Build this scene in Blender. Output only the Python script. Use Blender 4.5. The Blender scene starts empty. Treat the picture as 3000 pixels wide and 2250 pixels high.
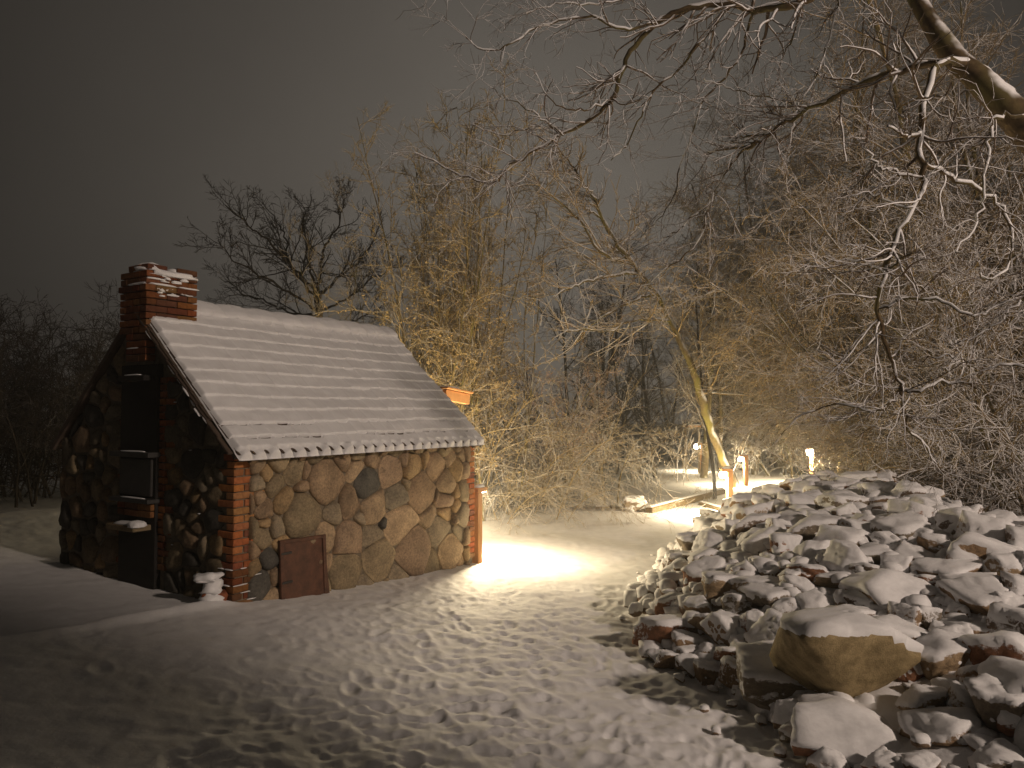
import bpy, bmesh, math, random
import numpy as np
from mathutils import Vector, Matrix, noise as mnoise

SC = bpy.context.scene
COL = SC.collection
R = math.radians
random.seed(7)

# ------------------------------------------------------------------ camera
FPX = 2200.0
CAMZ = 1.75
PITCH = R(2.1)
cd = bpy.data.cameras.new("camera")
cd.sensor_width = 36.0
cd.lens = 36.0 * FPX / 3000.0
cd.clip_start = 0.05
cd.clip_end = 2000.0
cam = bpy.data.objects.new("camera", cd)
COL.objects.link(cam)
cam.location = (0, 0, CAMZ)
cam.rotation_euler = (R(90) + PITCH, 0, 0)
SC.camera = cam

# ------------------------------------------------------------------ world: low overcast night sky, lit from below by distant lights
W = bpy.data.worlds.new("World")
SC.world = W
W.use_nodes = True
nt = W.node_tree
nt.nodes.clear()
out = nt.nodes.new("ShaderNodeOutputWorld")
bg = nt.nodes.new("ShaderNodeBackground")
# low cloud, palest over the lamp-lit grounds ahead and falling off evenly all round from there
geo_w = nt.nodes.new("ShaderNodeNewGeometry")
dotn = nt.nodes.new("ShaderNodeVectorMath"); dotn.operation = 'DOT_PRODUCT'
gd = Vector((math.sin(R(3.0)) * math.cos(R(9.0)), math.cos(R(3.0)) * math.cos(R(9.0)), math.sin(R(9.0))))
dotn.inputs[1].default_value = (-gd.x, -gd.y, -gd.z)
acs = nt.nodes.new("ShaderNodeMath"); acs.operation = 'ARCCOSINE'
div = nt.nodes.new("ShaderNodeMath"); div.operation = 'DIVIDE'; div.inputs[1].default_value = R(27.0)
sq = nt.nodes.new("ShaderNodeMath"); sq.operation = 'POWER'; sq.inputs[1].default_value = 2.0
ng = nt.nodes.new("ShaderNodeMath"); ng.operation = 'MULTIPLY'; ng.inputs[1].default_value = -1.0
ex = nt.nodes.new("ShaderNodeMath"); ex.operation = 'EXPONENT'
mul = nt.nodes.new("ShaderNodeMath"); mul.operation = 'MULTIPLY'; mul.inputs[1].default_value = 0.148
add = nt.nodes.new("ShaderNodeMath"); add.operation = 'ADD'; add.inputs[1].default_value = 0.013
cn = nt.nodes.new("ShaderNodeTexNoise"); cn.inputs["Scale"].default_value = 2.6; cn.inputs["Detail"].default_value = 5.0
cr_ = nt.nodes.new("ShaderNodeMapRange"); cr_.inputs["From Min"].default_value = 0.3; cr_.inputs["From Max"].default_value = 0.7; cr_.inputs["To Min"].default_value = 0.90; cr_.inputs["To Max"].default_value = 1.10
cm = nt.nodes.new("ShaderNodeMath"); cm.operation = 'MULTIPLY'
# a little of the clear sky with the sun far down behind the cloud
sky = nt.nodes.new("ShaderNodeTexSky")
sky.sky_type = 'NISHITA'; sky.sun_disc = False; sky.sun_elevation = R(-8.0); sky.sun_rotation = R(3.0)
tint = nt.nodes.new("ShaderNodeMix"); tint.data_type = 'RGBA'; tint.blend_type = 'MULTIPLY'
tint.inputs[0].default_value = 1.0
tint.inputs[7].default_value = (1.0, 0.885, 0.755, 1)
sum_ = nt.nodes.new("ShaderNodeMix"); sum_.data_type = 'RGBA'; sum_.blend_type = 'ADD'; sum_.inputs[0].default_value = 0.05
for a, b in ((geo_w.outputs["Incoming"], dotn.inputs[0]), (dotn.outputs["Value"], acs.inputs[0]), (acs.outputs[0], div.inputs[0]), (div.outputs[0], sq.inputs[0]), (sq.outputs[0], ng.inputs[0]),
             (ng.outputs[0], ex.inputs[0]), (ex.outputs[0], mul.inputs[0]), (mul.outputs[0], add.inputs[0]), (geo_w.outputs["Incoming"], cn.inputs["Vector"]), (cn.outputs[0], cr_.inputs["Value"]), (add.outputs[0], cm.inputs[0]), (cr_.outputs[0], cm.inputs[1]), (cm.outputs[0], tint.inputs[6]), (tint.outputs[2], sum_.inputs[6]), (sky.outputs[0], sum_.inputs[7]),
             (sum_.outputs[2], bg.inputs[0]), (bg.outputs[0], out.inputs[0])):
    nt.links.new(a, b)
bg.inputs[1].default_value = 1.0

# lamp settings (the lamps themselves are built further down)
LAMP_COL = (1.0, 0.80, 0.50)
YARD_COL = (1.0, 0.80, 0.66)
YARD_POS = (13.2, -4.3, 8.3)
YARD_W = 6600.0

SC.view_settings.view_transform = 'Standard'
SC.view_settings.look = 'None'
SC.view_settings.exposure = 0.0
SC.view_settings.gamma = 1.0
SC.view_settings.use_curve_mapping = False
SC.render.engine = 'CYCLES'
SC.cycles.use_denoising = True
SC.cycles.max_bounces = 6
SC.cycles.diffuse_bounces = 3
SC.cycles.sample_clamp_indirect = 4.0

# ------------------------------------------------------------------ helpers
def tag(o, label=None, cat=None, group=None, kind=None):
    if label: o["label"] = label
    if cat: o["category"] = cat
    if group: o["group"] = group
    if kind: o["kind"] = kind
    return o

def empty(name, loc=(0, 0, 0), rz=0.0):
    o = bpy.data.objects.new(name, None)
    COL.objects.link(o)
    o.location = loc
    o.rotation_euler = (0, 0, rz)
    o.empty_display_size = 0.1
    return o

def mesh_np(name, V, F, smooth=True):
    """V (n,3) array, F list of (m,k) int arrays"""
    me = bpy.data.meshes.new(name)
    V = np.asarray(V, dtype=np.float32)
    me.vertices.add(len(V))
    me.vertices.foreach_set("co", V.ravel())
    if not isinstance(F, list): F = [F]
    F = [np.asarray(f, dtype=np.int32) for f in F if len(f)]
    nl = sum(f.size for f in F); npoly = sum(len(f) for f in F)
    me.loops.add(nl); me.polygons.add(npoly)
    me.loops.foreach_set("vertex_index", np.concatenate([f.ravel() for f in F]))
    tot = np.concatenate([np.full(len(f), f.shape[1], dtype=np.int32) for f in F])
    st = np.concatenate([[0], np.cumsum(tot)[:-1]]).astype(np.int32)
    me.polygons.foreach_set("loop_start", st)
    me.polygons.foreach_set("use_smooth", np.full(npoly, smooth, dtype=bool))
    me.update(calc_edges=True)
    return me

def link(name, me, mat=None, parent=None, loc=None, rot=None, scale=None):
    o = bpy.data.objects.new(name, me)
    COL.objects.link(o)
    if mat is not None and me is not None and len(me.materials) == 0:
        me.materials.append(mat)
    if parent is not None: o.parent = parent
    if loc is not None: o.location = loc
    if rot is not None: o.rotation_euler = rot
    if scale is not None: o.scale = scale
    return o

def poly(name, V, F, mat, parent=None, smooth=False):
    me = bpy.data.meshes.new(name)
    me.from_pydata([tuple(v) for v in V], [], [tuple(f) for f in F])
    if smooth:
        me.polygons.foreach_set("use_smooth", [True] * len(me.polygons))
    me.update()
    return link(name, me, mat, parent)

def box_mesh(name, sx, sy, sz, bev=0.0, seg=1, jit=0.0, seed=0):
    bm = bmesh.new()
    bmesh.ops.create_cube(bm, size=1.0)
    rr = random.Random(seed)
    for v in bm.verts:
        v.co.x *= sx; v.co.y *= sy; v.co.z *= sz
        if jit: v.co += Vector((rr.uniform(-jit, jit), rr.uniform(-jit, jit), rr.uniform(-jit, jit)))
    if bev > 0:
        bmesh.ops.bevel(bm, geom=bm.edges[:], offset=bev, segments=seg, affect='EDGES', profile=0.6)
    me = bpy.data.meshes.new(name)
    bm.to_mesh(me); bm.free()
    return me

def box(name, c, s, mat, parent=None, bev=0.004, rot=None, jit=0.0, seed=0):
    return link(name, box_mesh(name, s[0], s[1], s[2], bev, 1, jit, seed), mat, parent, c, rot)

# value noise -------------------------------------------------------
def _h(ix, iy, seed):
    n = (ix.astype(np.int64) * 374761393 + iy.astype(np.int64) * 668265263 + seed * 1442695041) & 0x7fffffff
    n = ((n ^ (n >> 13)) * 1274126177) & 0x7fffffff
    n = (n ^ (n >> 16)) & 0xffff
    return n / 65535.0
def vn(x, y, seed=0):
    x = np.asarray(x, float); y = np.asarray(y, float)
    ix = np.floor(x); iy = np.floor(y)
    fx = x - ix; fy = y - iy
    fx = fx * fx * fx * (fx * (fx * 6 - 15) + 10); fy = fy * fy * fy * (fy * (fy * 6 - 15) + 10)
    a = _h(ix, iy, seed); b = _h(ix + 1, iy, seed); c = _h(ix, iy + 1, seed); d = _h(ix + 1, iy + 1, seed)
    return (a * (1 - fx) + b * fx) * (1 - fy) + (c * (1 - fx) + d * fx) * fy - 0.5
def sstep(a, b, x):
    t = np.clip((x - a) / (b - a), 0, 1)
    return t * t * (3 - 2 * t)

# pixel of the photograph -> a point at a chosen distance
_cp, _sp = math.cos(PITCH), math.sin(PITCH)
def ray(px, py):
    x = (px - 1500.0) / FPX; u = (1125.0 - py) / FPX
    return np.array([x, _cp - u * _sp, _sp + u * _cp])
def P(px, py, Y):
    d = ray(px, py)
    return np.array([0, 0, CAMZ]) + d * (Y / d[1])

# ------------------------------------------------------------------ materials
def M(name):
    m = bpy.data.materials.new(name); m.use_nodes = True
    n = m.node_tree
    b = n.nodes["Principled BSDF"]
    return m, n, b
def N(n, t, **kw):
    o = n.nodes.new(t)
    for k, v in kw.items(): setattr(o, k, v)
    return o
def texco(n, kind="Object"):
    return N(n, "ShaderNodeTexCoord").outputs[kind]
def noise_node(n, vec, scale, detail=4.0, rough=0.55):
    t = N(n, "ShaderNodeTexNoise")
    t.inputs["Scale"].default_value = scale
    t.inputs["Detail"].default_value = detail
    t.inputs["Roughness"].default_value = rough
    n.links.new(vec, t.inputs["Vector"])
    return t
def ramp(n, fac, stops):
    r = N(n, "ShaderNodeValToRGB")
    e = r.color_ramp.elements
    while len(e) < len(stops): e.new(0.5)
    for k, (p, c) in enumerate(stops):
        e[k].position = p; e[k].color = (c[0], c[1], c[2], 1)
    n.links.new(fac, r.inputs[0])
    return r
def mixc(n, fac, a, b, blend='MIX'):
    m = N(n, "ShaderNodeMix", data_type='RGBA', blend_type=blend)
    for s, v in ((0, fac), (6, a), (7, b)):
        if isinstance(v, (int, float)): m.inputs[s].default_value = v
        elif isinstance(v, tuple): m.inputs[s].default_value = (v[0], v[1], v[2], 1)
        else: n.links.new(v, m.inputs[s])
    return m.outputs[2]
def math_(n, op, a, b=None, clamp=False):
    m = N(n, "ShaderNodeMath", operation=op, use_clamp=clamp)
    for s, v in ((0, a), (1, b)):
        if v is None: continue
        if isinstance(v, (int, float)): m.inputs[s].default_value = v
        else: n.links.new(v, m.inputs[s])
    return m.outputs[0]
def bump(n, b, h, strength=0.3, dist=0.01):
    bp = N(n, "ShaderNodeBump")
    bp.inputs["Strength"].default_value = strength
    bp.inputs["Distance"].default_value = dist
    n.links.new(h, bp.inputs["Height"])
    n.links.new(bp.outputs[0], b.inputs["Normal"])
def maprange(n, v, a, b, c=0.0, d=1.0, smooth=True):
    m = N(n, "ShaderNodeMapRange")
    m.interpolation_type = 'SMOOTHSTEP' if smooth else 'LINEAR'
    n.links.new(v, m.inputs["Value"])
    for s, x in (("From Min", a), ("From Max", b), ("To Min", c), ("To Max", d)): m.inputs[s].default_value = x
    return m.outputs["Result"]

SNOWC = (0.80, 0.795, 0.80)
def mat_snow(name, bscale=60.0, bstr=0.25, coarse=9.0):
    m, n, b = M(name)
    tc = texco(n)
    n1 = noise_node(n, tc, bscale, 3.0)
    n2 = noise_node(n, tc, coarse, 4.0)
    c = ramp(n, n2.outputs[0], [(0.3, (0.74, 0.735, 0.74)), (0.7, (0.83, 0.83, 0.835))])
    n.links.new(c.outputs[0], b.inputs["Base Color"])
    b.inputs["Roughness"].default_value = 0.75
    b.inputs["Specular IOR Level"].default_value = 0.25
    s = math_(n, 'ADD', math_(n, 'MULTIPLY', n1.outputs[0], 0.35), n2.outputs[0])
    bump(n, b, s, bstr, 0.012)
    return m

def mat_bark(name, c1, c2, snow_lo=0.35, snow_hi=0.75, snow_amt=1.0, nscale=3.0, moss=None):
    """bark with snow lying on whatever faces up"""
    m, n, b = M(name)
    tc = texco(n)
    n1 = noise_node(n, tc, 14.0, 5.0)
    base = ramp(n, n1.outputs[0], [(0.3, c1), (0.7, c2)]).outputs[0]
    if moss:
        nm = noise_node(n, tc, 2.2, 3.0)
        base = mixc(n, maprange(n, nm.outputs[0], 0.45, 0.65), base, moss)
    geo = N(n, "ShaderNodeNewGeometry")
    sep = N(n, "ShaderNodeSeparateXYZ")
    n.links.new(geo.outputs["Normal"], sep.inputs[0])
    n2 = noise_node(n, tc, nscale, 3.0)
    wind = N(n, "ShaderNodeVectorMath", operation='DOT_PRODUCT')      # snow driven from the yard side
    wind.inputs[1].default_value = (0.22, -0.52, 0.82)
    n.links.new(geo.outputs["Normal"], wind.inputs[0])
    k = math_(n, 'ADD', wind.outputs["Value"], math_(n, 'MULTIPLY', math_(n, 'SUBTRACT', n2.outputs[0], 0.5), 1.6))
    f = math_(n, 'MULTIPLY', maprange(n, k, snow_lo, snow_hi), snow_amt)
    n.links.new(mixc(n, f, base, SNOWC), b.inputs["Base Color"])
    b.inputs["Roughness"].default_value = 0.9
    b.inputs["Specular IOR Level"].default_value = 0.15
    bump(n, b, n1.outputs[0], 0.5, 0.01)
    return m

def mat_stone(name, use_obj=True, c1=(0.2, 0.14, 0.09), c2=(0.34, 0.26, 0.18), snow=False, gran=38.0):
    m, n, b = M(name)
    tc = texco(n)
    n1 = noise_node(n, tc, gran, 4.0, 0.7)
    n2 = noise_node(n, tc, 5.0, 5.0)
    if use_obj:
        oi = N(n, "ShaderNodeObjectInfo")
        base = mixc(n, 1.0, oi.outputs["Color"], ramp(n, n2.outputs[0], [(0.25, (0.62, 0.6, 0.58)), (0.75, (1.3, 1.25, 1.15))]).outputs[0], 'MULTIPLY')
    else:
        base = ramp(n, n2.outputs[0], [(0.3, c1), (0.7, c2)]).outputs[0]
    base = mixc(n, 0.75, base, ramp(n, n1.outputs[0], [(0.32, (0.5, 0.5, 0.5)), (0.5, (1, 1, 1)), (0.68, (1.45, 1.4, 1.35))]).outputs[0], 'MULTIPLY')
    if snow:
        geo = N(n, "ShaderNodeNewGeometry")
        sep = N(n, "ShaderNodeSeparateXYZ")
        n.links.new(geo.outputs["Normal"], sep.inputs[0])
        n3 = noise_node(n, tc, 6.0, 5.0, 0.7)
        k = math_(n, 'ADD', sep.outputs[2], math_(n, 'MULTIPLY', math_(n, 'SUBTRACT', n3.outputs[0], 0.5), 1.5))
        base = mixc(n, maprange(n, k, 0.05, 0.35), base, SNOWC)
    n.links.new(base, b.inputs["Base Color"])
    b.inputs["Roughness"].default_value = 0.85
    b.inputs["Specular IOR Level"].default_value = 0.25
    h = math_(n, 'ADD', math_(n, 'MULTIPLY', n1.outputs[0], 0.3), n2.outputs[0])
    bump(n, b, h, 0.6, 0.02)
    return m

def mat_brick(name):
    m, n, b = M(name)
    tc = texco(n)
    oi = N(n, "ShaderNodeObjectInfo")
    n1 = noise_node(n, tc, 18.0, 5.0)
    n2 = noise_node(n, tc, 90.0, 3.0)
    base = mixc(n, 1.0, oi.outputs["Color"], ramp(n, n1.outputs[0], [(0.25, (0.6, 0.55, 0.5)), (0.7, (1.25, 1.2, 1.15))]).outputs[0], 'MULTIPLY')
    n.links.new(base, b.inputs["Base Color"])
    b.inputs["Roughness"].default_value = 0.9
    b.inputs["Specular IOR Level"].default_value = 0.2
    bump(n, b, math_(n, 'ADD', n1.outputs[0], math_(n, 'MULTIPLY', n2.outputs[0], 0.4)), 0.5, 0.006)
    return m

def mat_wood(name, c1, c2, scale=(30, 30, 3), rough=0.8):
    m, n, b = M(name)
    tc = texco(n)
    mp = N(n, "ShaderNodeMapping"); mp.inputs["Scale"].default_value = scale
    n.links.new(tc, mp.inputs[0])
    n1 = noise_node(n, mp.outputs[0], 1.0, 6.0, 0.65)
    n.links.new(ramp(n, n1.outputs[0], [(0.3, c1), (0.7, c2)]).outputs[0], b.inputs["Base Color"])
    b.inputs["Roughness"].default_value = rough
    b.inputs["Specular IOR Level"].default_value = 0.25
    bump(n, b, n1.outputs[0], 0.35, 0.006)
    return m

def mat_plain(name, c, rough=0.8, v=0.25, scale=10.0):
    m, n, b = M(name)
    n1 = noise_node(n, texco(n), scale, 5.0, 0.65)
    lo = tuple(x * (1 - v) for x in c); hi = tuple(x * (1 + v) for x in c)
    n.links.new(ramp(n, n1.outputs[0], [(0.3, lo), (0.7, hi)]).outputs[0], b.inputs["Base Color"])
    b.inputs["Roughness"].default_value = rough
    bump(n, b, n1.outputs[0], 0.4, 0.01)
    return m

def mat_emit(name, c, s):
    m, n, b = M(name)
    b.inputs["Base Color"].default_value = (0.9, 0.85, 0.7, 1)
    b.inputs["Emission Color"].default_value = (c[0], c[1], c[2], 1)
    b.inputs["Emission Strength"].default_value = s
    return m

MAT = dict(
    ground=mat_snow("snow_ground", 45.0, 0.35, 7.0),
    snow=mat_snow("snow_soft", 50.0, 0.2, 8.0),
    roofsnow=mat_snow("snow_roof", 60.0, 0.15, 6.0),
    wallstone=mat_stone("field_stone_masonry"),
    rock=mat_stone("heap_stone", True, snow=True),
    boulder=mat_stone("boulder_granite", False, (0.19, 0.145, 0.072), (0.40, 0.31, 0.165), gran=80.0),
    brick=mat_brick("red_brick"),
    mortar=mat_plain("lime_mortar", (0.18, 0.145, 0.10), 0.95, 0.35, 16.0),
    gmortar=mat_plain("shade_dark_mortar", (0.12, 0.10, 0.075), 0.95, 0.35, 16.0),  # mortar darkened so the gable's shade sits in its colour
    tile=mat_plain("dark_clay_tile", (0.075, 0.05, 0.035), 0.8),
    beam=mat_wood("weathered_beam", (0.14, 0.09, 0.05), (0.24, 0.16, 0.09), (3, 40, 40)),
    postwood=mat_wood("larch_post", (0.36, 0.17, 0.06), (0.52, 0.27, 0.11)),
    plank=mat_wood("grey_plank", (0.15, 0.11, 0.06), (0.25, 0.19, 0.11), (3, 40, 40)),
    rust=mat_plain("rusty_iron", (0.095, 0.038, 0.02), 0.7, 0.45, 9.0),
    breast_black=mat_plain("breast_black", (0.012, 0.010, 0.009), 0.95),
    iron=mat_plain("dark_iron", (0.03, 0.028, 0.026), 0.6),
    earth=mat_plain("dark_rubble", (0.055, 0.042, 0.03), 0.95, 0.5, 12.0),
    lens=mat_emit("lamp_glass", (1.0, 0.86, 0.60), 30.0),
    barknear=mat_bark("bark_near", (0.045, 0.030, 0.018), (0.13, 0.09, 0.045), 0.85, 1.25, 1.0, 3.0, (0.12, 0.10, 0.04)),
    twignear=mat_bark("twig_near", (0.10, 0.07, 0.05), (0.14, 0.10, 0.065), 0.1, 0.5, 1.0, 6.0),
    barkmid=mat_bark("bark_mid", (0.06, 0.045, 0.022), (0.16, 0.12, 0.055), 0.5, 1.0, 0.85, 2.5, (0.14, 0.12, 0.035)),
    twigmid=mat_bark("twig_mid", (0.15, 0.108, 0.05), (0.34, 0.245, 0.115), 0.15, 0.6, 0.95, 4.0),
    twigbush=mat_bark("twig_bush", (0.17, 0.125, 0.055), (0.33, 0.25, 0.115), 0.25, 0.85, 0.75, 3.0),
    twigred=mat_bark("twig_reddish", (0.18, 0.09, 0.045), (0.32, 0.19, 0.10), 0.1, 0.7, 0.8, 3.0),
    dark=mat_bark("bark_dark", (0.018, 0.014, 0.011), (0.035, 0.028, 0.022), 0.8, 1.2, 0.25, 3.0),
    leaf=mat_plain("dry_leaf", (0.34, 0.24, 0.10), 0.8, 0.4, 4.0),
    grass=mat_plain("dry_grass", (0.20, 0.16, 0.09), 0.9, 0.4, 4.0),
)

# ------------------------------------------------------------------ terrain
def gz(X, Y):
    X = np.asarray(X, float); Y = np.asarray(Y, float)
    Xc = np.clip(X, -9, 3.5); Yc = np.clip(Y, -6, 40)
    p = -0.0529 * Xc - 0.0403 * Yc
    k = 0.045
    a = (p + 0.62) / k
    z = -0.62 + k * np.where(a > 30, a, np.log1p(np.exp(np.minimum(a, 30))))
    far = np.hypot(X, Y)
    return z + sstep(35, 105, far) * 1.2 * (0.4 + vn(X * 0.02, Y * 0.02, 5))
TY = [2.0, 3.0, 4.3, 5.5, 6.5, 8.8, 12.5, 16, 20]
TX = [2.75, 2.3, 1.9, 1.66, 1.28, 1.45, 2.7, 4.3, 7.5]
HY = [1.5, 3, 6, 9, 13, 16.2, 19]
HM = [0.30, 0.80, 1.14, 1.3, 1.25, 0.85, 0.0]
def ph(X, Y):
    d = np.asarray(X, float) - np.interp(Y, TY, TX)
    d = d + 0.25 * vn(np.asarray(X) * 1.1, np.asarray(Y) * 1.1, 3)
    h = np.interp(Y, HY, HM) * (1 - np.exp(-np.maximum(d, 0) / (1.35 + 0.8 * sstep(7.0, 5.0, np.asarray(Y, float)))))
    return h * (1 - 0.85 * sstep(3.1, 5.2, d))
def surf(X, Y):
    return float(gz(X, Y) + ph(X, Y))
def drop(px, py):
    """where the view ray through a photo pixel meets ground or heap"""
    d = ray(px, py); d = d / d[1]
    y = 2.0
    while y < 60:
        p = np.array([0, 0, CAMZ]) + d * y
        if p[2] <= surf(p[0], p[1]): return p
        y += 0.02
    return p

# house frame
HU = np.array([0.536, 0.844]); HV = np.array([-0.844, 0.536]); HC = np.array([-2.76, 7.5])
HL, HW = 4.08, 3.30
def hw(u, v):
    p = HC + HU * u + HV * v
    return float(p[0]), float(p[1])

def build_ground():
    th = np.concatenate([np.linspace(-math.pi, -0.72, 60, endpoint=False), np.linspace(-0.72, 0.72, 660, endpoint=False),
                         np.linspace(0.72, math.pi, 60, endpoint=False)])
    r = np.concatenate([[0.6, 1.6], np.geomspace(3.0, 40, 430), np.geomspace(42, 110, 24)])
    T, RR = np.meshgrid(th, r)
    X = RR * np.sin(T); Y = RR * np.cos(T)
    Z = gz(X, Y)
    near = 1 - sstep(14, 30, RR)
    # trodden snow: choppy on the path, smoother by the house and to the left
    path = sstep(-2.6, 0.2, X + 0.12 * (Y - 6)) * (1 - 0.72 * sstep(7, 11, Y))
    q = 0.35 + 0.65 * path
    wx = X + 0.25 * vn(X * 1.3, Y * 1.3, 21); wy = Y + 0.25 * vn(X * 1.3, Y * 1.3, 22)
    Z = Z + near * (0.10 * vn(X * 0.45, Y * 0.45, 1) + q * (0.026 * vn(wx * 2.0, wy * 2.2, 2) + 0.016 * vn(wx * 4.6, wy * 5.2, 4) + 0.022 * vn(wx * 8.5, wy * 9.5, 6) + 0.008 * vn(wx * 19, wy * 21, 8)))
    rng = np.random.default_rng(5)
    # footprints
    A = near * 0
    Xf = X.ravel(); Yf = Y.ravel(); Af = A.ravel()
    box_ = {}
    sel = np.where((np.abs(Xf) < 5) & (Yf > 2.4) & (Yf < 12))[0]
    kx = np.floor(Xf[sel] / 0.25).astype(int); ky = np.floor(Yf[sel] / 0.25).astype(int)
    key = kx * 1000 + ky; od = np.argsort(key, kind="stable"); ks = key[od]; cut = np.where(np.diff(ks))[0] + 1
    for grp in np.split(od, cut): box_[int(key[grp[0]])] = sel[grp]
    def idx_near(x, y):
        a, b = int(math.floor(x / 0.25)), int(math.floor(y / 0.25))
        L_ = [box_[(a + i) * 1000 + b + j] for i in (-1, 0, 1) for j in (-1, 0, 1) if (a + i) * 1000 + b + j in box_]
        return np.concatenate(L_) if L_ else np.zeros(0, int)
    def stamp(x, y, ang, sx, sy, dep):
        c, s = math.cos(ang), math.sin(ang)
        m = np.zeros(1)
        m = idx_near(x, y)
        dx = Xf[m] - x; dy = Yf[m] - y
        a = (dx * c + dy * s) / sx; b_ = (-dx * s + dy * c) / sy
        g = a * a + b_ * b_
        Af[m] += -dep * np.exp(-g ** 1.6) + 0.35 * dep * np.exp(-((np.sqrt(g) - 1.5) / 0.35) ** 2)
    for k in range(130):
        y = 3.2 + 8.0 * rng.random() ** 1.4
        x = rng.uniform(-1.2 - 0.06 * (y - 5), 1.9 + 0.12 * (y - 5))
        stamp(x, y, rng.normal(1.45, 0.5), rng.uniform(0.10, 0.15), rng.uniform(0.045, 0.065), rng.uniform(0.006, 0.018))
    for k in range(1500):
        y = 3.3 + 6.5 * rng.random() ** 1.2
        x = rng.uniform(-1.9 - 0.1 * (y - 5), 2.2 + 0.05 * (y - 5))
        stamp(x, y, rng.normal(0.2, 0.7), rng.uniform(0.05, 0.09), rng.uniform(0.03, 0.05), rng.uniform(0.004, 0.012) * (1 if x > -0.8 else 0.6))
    for k in range(22):
        y = rng.uniform(3.0, 8.5); x = rng.uniform(-3.8, -0.8)
        stamp(x, y, rng.normal(0.8, 0.8), 0.13, 0.06, rng.uniform(0.004, 0.010))
    # snow banked against the wall foot; ridge running out from the house corner
    Z = Z + Af.reshape(Z.shape)
    u = (X - HC[0]) * HU[0] + (Y - HC[1]) * HU[1]
    v = (X - HC[0]) * HV[0] + (Y - HC[1]) * HV[1]
    ridge = np.exp(-((v + 0.06 * u - 0.02) / 0.11) ** 2) * sstep(0.15, -0.25, u) * sstep(-4.2, -0.5, u)
    Z = Z + 0.06 * ridge
    nr, nc = X.shape
    V = np.stack([X, Y, Z], -1).reshape(-1, 3)
    i = np.arange(nr - 1)[:, None] * nc; j = np.arange(nc)[None, :]; j2 = (np.arange(nc)[None, :] + 1) % nc
    F = np.stack([(i + j), (i + j2), (i + nc + j2), (i + nc + j)], -1).reshape(-1, 4)[:, ::-1]
    V = np.vstack([V, [[0, 0, float(gz(0, 0))]]])
    k = len(V) - 1
    fan = np.stack([np.full(nc, k), np.arange(nc), (np.arange(nc) + 1) % nc], -1)[:, ::-1]
    me = mesh_np("ground", V, [F, fan])
    tag(link("ground", me, MAT["ground"]), kind="structure")
build_ground()

# ------------------------------------------------------------------ house
HZ = -0.156
house = empty("stone_cottage", (HC[0], HC[1], HZ), math.atan2(HU[1], HU[0]))
tag(house, "small fieldstone outbuilding with brick corners, brick chimney and snow covered roof", "outbuilding")
EZ = 1.47; RZ = 3.14; OV = 0.15
SLOPE = (RZ - EZ) / (HW / 2 + OV)
WT = EZ + OV * SLOPE - 0.12     # wall top under the plate
def roofz(y): return EZ + (min(y, HW - y) + OV) * SLOPE

def wall_body():
    b = -0.8; g0 = 0.03; gx = 0.002
    ap = roofz(HW / 2) - 0.10
    pent = [(g0, b), (HW - g0, b), (HW - g0, WT), (HW / 2, ap), (g0, WT)]
    V = [(gx, y, z) for y, z in pent] + [(HL - gx, y, z) for y, z in pent]
    F = [(4, 3, 2, 1, 0), (5, 6, 7, 8, 9)] + [(k, (k + 1) % 5, 5 + (k + 1) % 5, 5 + k) for k in range(5)]
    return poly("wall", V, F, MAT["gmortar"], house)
wall = wall_body()
# pale mortar bed of the long wall
sv = [(0.01, -0.004, -0.6), (HL - 0.01, -0.004, -0.6), (HL - 0.01, -0.004, WT - 0.004), (0.01, -0.004, WT - 0.004)]
sv += [(x, 0.05, z) for x, y, z in sv]
poly("mortar_bed", sv, [(0, 1, 2, 3), (5, 4, 7, 6), (0, 4, 5, 1), (3, 2, 6, 7), (0, 3, 7, 4), (1, 5, 6, 2)], MAT["mortar"], house)

def clip_half(pg, n, c):
    """keep n.p <= c"""
    o = []
    for k in range(len(pg)):
        a, b = pg[k], pg[(k + 1) % len(pg)]
        da = n[0] * a[0] + n[1] * a[1] - c; db = n[0] * b[0] + n[1] * b[1] - c
        if da <= 0: o.append(a)
        if (da < 0 < db) or (db < 0 < da):
            t = da / (da - db); o.append((a[0] + (b[0] - a[0]) * t, a[1] + (b[1] - a[1]) * t))
    return o
def cells(seeds, region, joint):
    res = []
    for i, (x, y, r) in enumerate(seeds):
        pg = list(region)
        for j, (a, b, q) in enumerate(seeds):
            if i == j: continue
            nx, ny = a - x, b - y
            d = math.hypot(nx, ny)
            if d < 1e-4 or d > 1.6: continue
            nx /= d; ny /= d
            t = (d * d + r * r - q * q) / (2 * d)
            pg = clip_half(pg, (nx, ny), nx * x + ny * y + t - joint / 2)
            if len(pg) < 3: break
        res.append(pg if len(pg) >= 3 else None)
    return res
def chaikin(pg, it=2, q=0.22):
    for _ in range(it):
        o = []
        for k in range(len(pg)):
            a, b = pg[k], pg[(k + 1) % len(pg)]
            o.append((a[0] * (1 - q) + b[0] * q, a[1] * (1 - q) + b[1] * q))
            o.append((a[0] * q + b[0] * (1 - q), a[1] * q + b[1] * (1 - q)))
        pg = o
    return pg
def parea(pg):
    return 0.5 * sum(pg[k][0] * pg[(k + 1) % len(pg)][1] - pg[(k + 1) % len(pg)][0] * pg[k][1] for k in range(len(pg)))

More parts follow.
